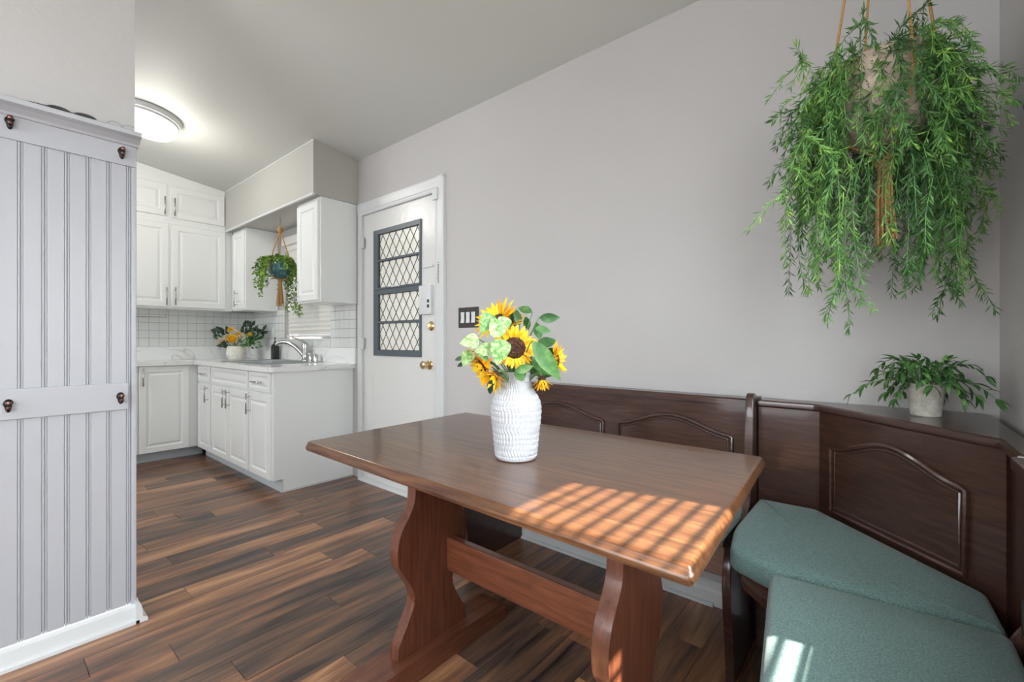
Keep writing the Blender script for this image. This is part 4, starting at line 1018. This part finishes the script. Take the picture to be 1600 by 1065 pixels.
# the long hanging strands and the upright sprigs the photo shows
for (u0, v0, pts_) in ((1330, 250, [(1322, 330), (1318, 400), (1322, 450), (1328, 485), (1327, 512)]), (1318, 300, [(1308, 380), (1312, 430), (1303, 462)]), (1495, 260, [(1500, 330), (1492, 390), (1478, 440), (1465, 490)]),
                       (1500, 300, [(1510, 370), (1518, 420), (1534, 458)]), (1470, 320, [(1465, 370), (1448, 398), (1428, 414)]), (1500, 160, [(1530, 230), (1540, 280), (1545, 300)]), (1480, 180, [(1520, 270), (1542, 320), (1535, 352)]),
                       (1260, 150, [(1245, 170), (1225, 178), (1210, 185)]), (1265, 200, [(1240, 250), (1226, 290), (1222, 305)]), (1345, 60, [(1342, 40), (1350, 20)]), (1400, 55, [(1420, 28), (1442, 12), (1450, 4)]), (1440, 50, [(1465, 35), (1490, 34)]),
                       (1260, 110, [(1250, 85), (1245, 75)]), (1390, 160, [(1408, 200), (1402, 290), (1392, 360), (1382, 385)]), (1420, 190, [(1430, 280), (1436, 350), (1440, 392)])):
    dep = 1.16+random.uniform(-.05, .04); acc = Acc()
    P_ = [px(u0, v0, dep)-hp] + [px(u, v, dep+random.uniform(-.02, .02))-hp for u, v in pts_]
    Q = []
    for i in range(len(P_)-1):
        for j in range(4): t = j/4; Q.append(P_[i]*(1-t)+P_[i+1]*t+rv(.003))
    Q.append(P_[-1])
    needle_strand(Q, acc)
    for q in range(4):
        i = random.randint(1, len(Q)-2); bd = rv(1); bd.z = -.8; bd.normalize(); l_ = random.uniform(.04, .10)
        needle_strand([Q[i], Q[i]+bd*l_*.5, Q[i]+bd*l_+Vector((0, 0, -.02))], acc, .026)
    strand_obj(hang, 'trailing_stem', acc, 'leaf_trail')

# ------------------------------------------------------------------ small potted plant on the bench shelf
pp = Vector((.088, 1.782, BT))
pt = thing('potted_plant', 'small leafy plant in a rough pale grey pot on the corner bench shelf', 'plant', tuple(pp))
obj('pot', lathe([(.032, 0), (.035, .003), (.0405, .066), (.043, .069), (.0445, .092), (.043, .095), (.039, .092), (.037, .07)], 36, capt=False), 'pot_stone', pt, True)
obj('soil', lathe([(.038, .078), (.02, .084), (.002, .085)], 20), 'soil', pt)
SMALL = meshof(leaf_geo(1, .33, .35, .35, 'ell', 5), 'leaf_mid')
random.seed(5)
for k in range(30):
    a = 2*math.pi*k/30+random.uniform(-.15, .15); d_ = Vector((math.cos(a), math.sin(a), 0))
    rr = random.uniform(.05, .165)
    if d_.y > 0: rr *= .75
    st = d_*.02+Vector((0, 0, .08)); h_ = random.uniform(.0, .10)*(1.3-rr*4)
    P_ = bez(st, st+d_*rr*.45+Vector((0, 0, h_+.05)), st+d_*rr+Vector((0, 0, max(-.055, h_-.03))), 6)
    acc = Acc(); acc.tube(P_, .0014, .0009, 4); obj('stem', acc.geo(), 'leaf_mid', pt)
    for i in range(2, 7):
        for q in range(2 if i < 6 else 3):
            t_ = (P_[i]-P_[i-1]).normalized(); sd_ = t_.cross(Vector((0, 0, 1)))*(1 if q else -1)
            dr_ = (t_*.8+sd_*random.uniform(.3, 1)+Vector((0, 0, random.uniform(-.5, .6)))).normalized()
            l_ = random.uniform(.024, .042)
            mk('leaf', SMALL, pt, frame(P_[i], dr_, Vector((0, 0, 1))+rv(.4), l_))

# ------------------------------------------------------------------ small hanging plant over the sink
kp = Vector((-4.13, 1.73, 1.745))
kh = thing('hanging_plant', 'small trailing plant in a teal glazed ball pot over the kitchen sink', 'plant', tuple(kp))
obj('pot', lathe([(.03, -.095), (.06, -.085), (.085, -.055), (.096, -.015), (.094, .025), (.080, .06), (.066, .075), (.060, .072), (.062, .05)], 40, capt=False), 'pot_teal', kh, True)
obj('soil', lathe([(.066, .055), (.02, .06), (.002, .06)], 20), 'soil', kh)
zt_ = .335
for k in range(3):
    a = R(40+120*k); d_ = Vector((math.cos(a), math.sin(a), 0))
    obj('rope', tube([Vector((0, 0, zt_)), d_*.045+Vector((0, 0, .20)), d_*.088+Vector((0, 0, .06)), d_*.102+Vector((0, 0, -.01)), d_*.06+Vector((0, 0, -.09)), Vector((0, 0, -.115))], .005, 6), 'rope', kh, True)
obj('knot', lathe([(.010, .31), (.022, .32), (.026, .335), (.020, .35), (.009, .36)], 14), 'rope', kh, True)
obj('loop', tube([(0, 0, .355), (.004, 0, .40), (.0, 0, SZ-kp.z-.012)], .004, 6), 'rope', kh)
obj('hook', tube([(0, 0, SZ-kp.z), (0, 0, SZ-kp.z-.03), (.012, 0, SZ-kp.z-.045), (0, 0, SZ-kp.z-.058), (-.01, 0, SZ-kp.z-.05)], .0025, 6), 'chrome', kh)
bmt = bmesh.new()
for k in range(22):
    a = random.uniform(0, 6.28); r_ = random.uniform(.003, .012)
    tube([(r_*math.cos(a), r_*math.sin(a), -.10), (r_*1.4*math.cos(a), r_*1.4*math.sin(a), -.17), (r_*3.0*math.cos(a), r_*3.0*math.sin(a), -.315-random.uniform(0, .03))], .0034, 4, bmt)
obj('tassel', bmt, 'rope', kh)['kind'] = 'stuff'
RL = leaf_geo(1, .62, .2, .15, 'ell', 3)
random.seed(11)
def round_strand(P_, acc, L0=.030, step=.012):
    acc.tube(P_, .0014, .0008, 3)
    for i in range(len(P_)-1):
        a, b_ = P_[i], P_[i+1]; t_ = (b_-a).normalized(); nst = max(1, int((b_-a).length/step))
        for q in range(nst):
            p_ = a+(b_-a)*(q/nst)
            for k in range(2):
                sd_ = rv(1); sd_ = (sd_-t_*sd_.dot(t_)).normalized()
                acc.add(RL, frame(p_, (t_*.6+sd_).normalized(), rv(1), L0*random.uniform(.65, 1.1)))
for k in range(46):
    a = 2*math.pi*k/46+random.uniform(-.1, .1); d_ = Vector((math.cos(a), math.sin(a), 0)); side = d_.dot(cr); front = -d_.dot(cf)
    reach = random.uniform(.04, .13) + (.05 if side < -.3 else 0)
    drop = random.uniform(.02, .10) if front > .2 and side > -.3 else random.uniform(.06, .28)
    if d_.y > .3: reach *= .7
    P_ = droop_path(d_*.045+Vector((0, 0, .06)), d_, random.uniform(.04, .10), reach, drop, 8, .006)
    acc = Acc(); round_strand(P_, acc); strand_obj(kh, 'trailing_stem', acc, 'leaf_bright')
for (s_, f_, dz_) in ((.10, .0, -.50), (.085, -.02, -.46), (.115, .03, -.42), (.12, .0, -.47), (.02, .05, -.45), (.035, .03, -.40), (-.12, -.02, -.31), (-.10, .0, -.27), (-.14, .01, -.24)):
    P_ = droop_path(cr*s_*.6+Vector((0, 0, .05)), (cr*s_+cf*f_).normalized(), .03, .05+abs(s_)*.45, -dz_, 10, .005)
    acc = Acc(); round_strand(P_, acc); strand_obj(kh, 'trailing_stem', acc, 'leaf_bright')

# ------------------------------------------------------------------ rose arrangement on the counter
rp_ = Vector((-5.10, 1.705, CT))
ra = thing('rose_pot', 'squat cream pot on the kitchen counter corner holding roses', 'pot', tuple(rp_))
obj('pot', lathe([(.062, 0), (.072, .004), (.086, .03), (.092, .06), (.088, .095), (.080, .128), (.076, .132), (.072, .128)], 36, capt=False), 'pot_cream', ra, True)
obj('foam', lathe([(.075, .115), (.03, .122), (.002, .122)], 18), 'soil', ra)
def rose(off, rad, mat, label):
    t = thing('rose', label, 'flower', tuple(rp_+Vector((0, 0, .12))), 0, 'roses in the cream pot')
    p = Vector(off)-Vector((0, 0, .12)); fac = (cdir(rp_)+Vector((off[0]*2, off[1]*2, .5))).normalized()
    x = fac.cross(Vector((0, 0, 1))).normalized(); y = fac.cross(x)
    Rm = Matrix(((x.x, y.x, fac.x, p.x), (x.y, y.y, fac.y, p.y), (x.z, y.z, fac.z, p.z), (0, 0, 0, 1)))
    c_ = obj('bud', lathe([(.003, -rad*.5), (rad*.4, -rad*.3), (rad*.45, 0), (rad*.3, rad*.35), (.002, rad*.3)], 12), mat, t, 'all'); c_.matrix_local = Rm
    src_ = None
    for ring, (n_, r_, op) in enumerate(((5, .42, 1.25), (6, .62, .95), (7, .8, .6))):
        for k in range(n_):
            a = 2*math.pi*(k+.4*ring)/n_; tl = op
            xd = Vector((math.cos(a)*math.cos(tl), math.sin(a)*math.cos(tl), math.sin(tl))); nz = Vector((-math.cos(a)*math.sin(tl), -math.sin(a)*math.sin(tl), math.cos(tl))); yd = nz.cross(xd)
            l_ = rad*.95; pp_ = Vector((math.cos(a)*rad*r_*.35, math.sin(a)*rad*r_*.35, -rad*.3))
            mm = Matrix(((xd.x*l_, yd.x*l_, nz.x*l_, pp_.x), (xd.y*l_, yd.y*l_, nz.y*l_, pp_.y), (xd.z*l_, yd.z*l_, nz.z*l_, pp_.z), (0, 0, 0, 1)))
            if src_ is None: src_ = obj('petal', leaf_geo(1, 1.0, .35, -.2, 'petal', 5), mat, t, 'all'); src_.matrix_local = Rm @ mm; pm_ = src_.data
            else: mk('petal', pm_, t, Rm @ mm)
    acc = Acc(); acc.tube([p-fac*rad*.4, p*.5, Vector((0, 0, -.02))], .003, .003, 5); obj('stem', acc.geo(), 'stem', t)
def roff(u, v, f_): # offset from the pot along the picture's right / up, towards the camera by f_
    return cr*u - cf*f_ + Vector((0, 0, v))
rose(roff(.005, .20, .075), .052, 'rose_yellow', 'large golden yellow rose at the front of the cream pot')
rose(roff(-.045, .215, .055), .046, 'rose_cream', 'cream rose left of the golden rose in the pot')
rose(roff(.0, .265, .03), .042, 'rose_cream', 'pale rose above the golden rose')
rose(roff(-.125, .185, .04), .038, 'rose_cream', 'pale pink rose low at the window-far side of the pot')
rose(roff(-.135, .14, .05), .026, 'rose_yellow', 'tiny yellow bud at the rim of the cream pot')
rose(roff(-.045, .295, .02), .034, 'rose_yellow', 'small orange yellow rose at the top of the pot bouquet')
rose(roff(.055, .245, .04), .030, 'rose_yellow', 'small yellow rose between golden rose and dark leaves')
rose(roff(.155, .245, .03), .030, 'rose_yellow', 'small yellow rose beside the soap bottle side leaves')
random.seed(3)
DARK = meshof(leaf_geo(1, .5, .3, .25, 'ell', 5), 'leaf_dark'); GRN = meshof(leaf_geo(1, .45, .3, .25, 'ell', 5), 'leaf_mid')
BLOS = meshof(leaf_geo(1, .8, .3, -.2, 'ell', 3), 'rose_cream')
def spray(label, centre, n, me, rad, name='leaf_spray', ln=(.04, .065)):
    t = thing(name, label, 'leaves', tuple(rp_+Vector((0, 0, .12))), 0, 'greenery in the cream pot')
    for k in range(n):
        c = centre+rv(rad)-Vector((0, 0, .12)); c.x = max(c.x, XL+.07-rp_.x); c.y = min(c.y, YW-.07-rp_.y)
        dr_ = (c*3+rv(.25)).normalized(); dr_.y = min(dr_.y, .3)
        mk('leaf', me, t, frame(c, dr_, cdir(rp_)+rv(.5), random.uniform(*ln)))
    acc = Acc(); acc.tube([centre-Vector((0, 0, .12)), (centre-Vector((0, 0, .12)))*.4, Vector((0, 0, -.02))], .002, .002, 5); obj('stem', acc.geo(), 'stem', t)
spray('dark leaves at the outer end wall side of the rose bouquet', roff(-.15, .25, 0), 26, DARK, .055)
spray('dark upright leaves at the top of the rose bouquet', roff(.10, .30, 0), 26, DARK, .055)
spray('dark leaves reaching toward the soap bottle', roff(.21, .25, 0), 26, DARK, .055)
spray('grey green leaves drooping beside the soap bottle', roff(.19, .17, .03), 26, GRN, .055)
spray('fresh green leaves below the small blossoms', roff(.11, .16, .05), 20, GRN, .035)
spray('dark leaves at the rim of the cream pot', roff(-.07, .15, .045), 14, DARK, .035)
spray('tiny cream blossoms beside the golden rose', roff(.095, .22, .055), 40, BLOS, .035, 'blossom_spray', (.012, .02))
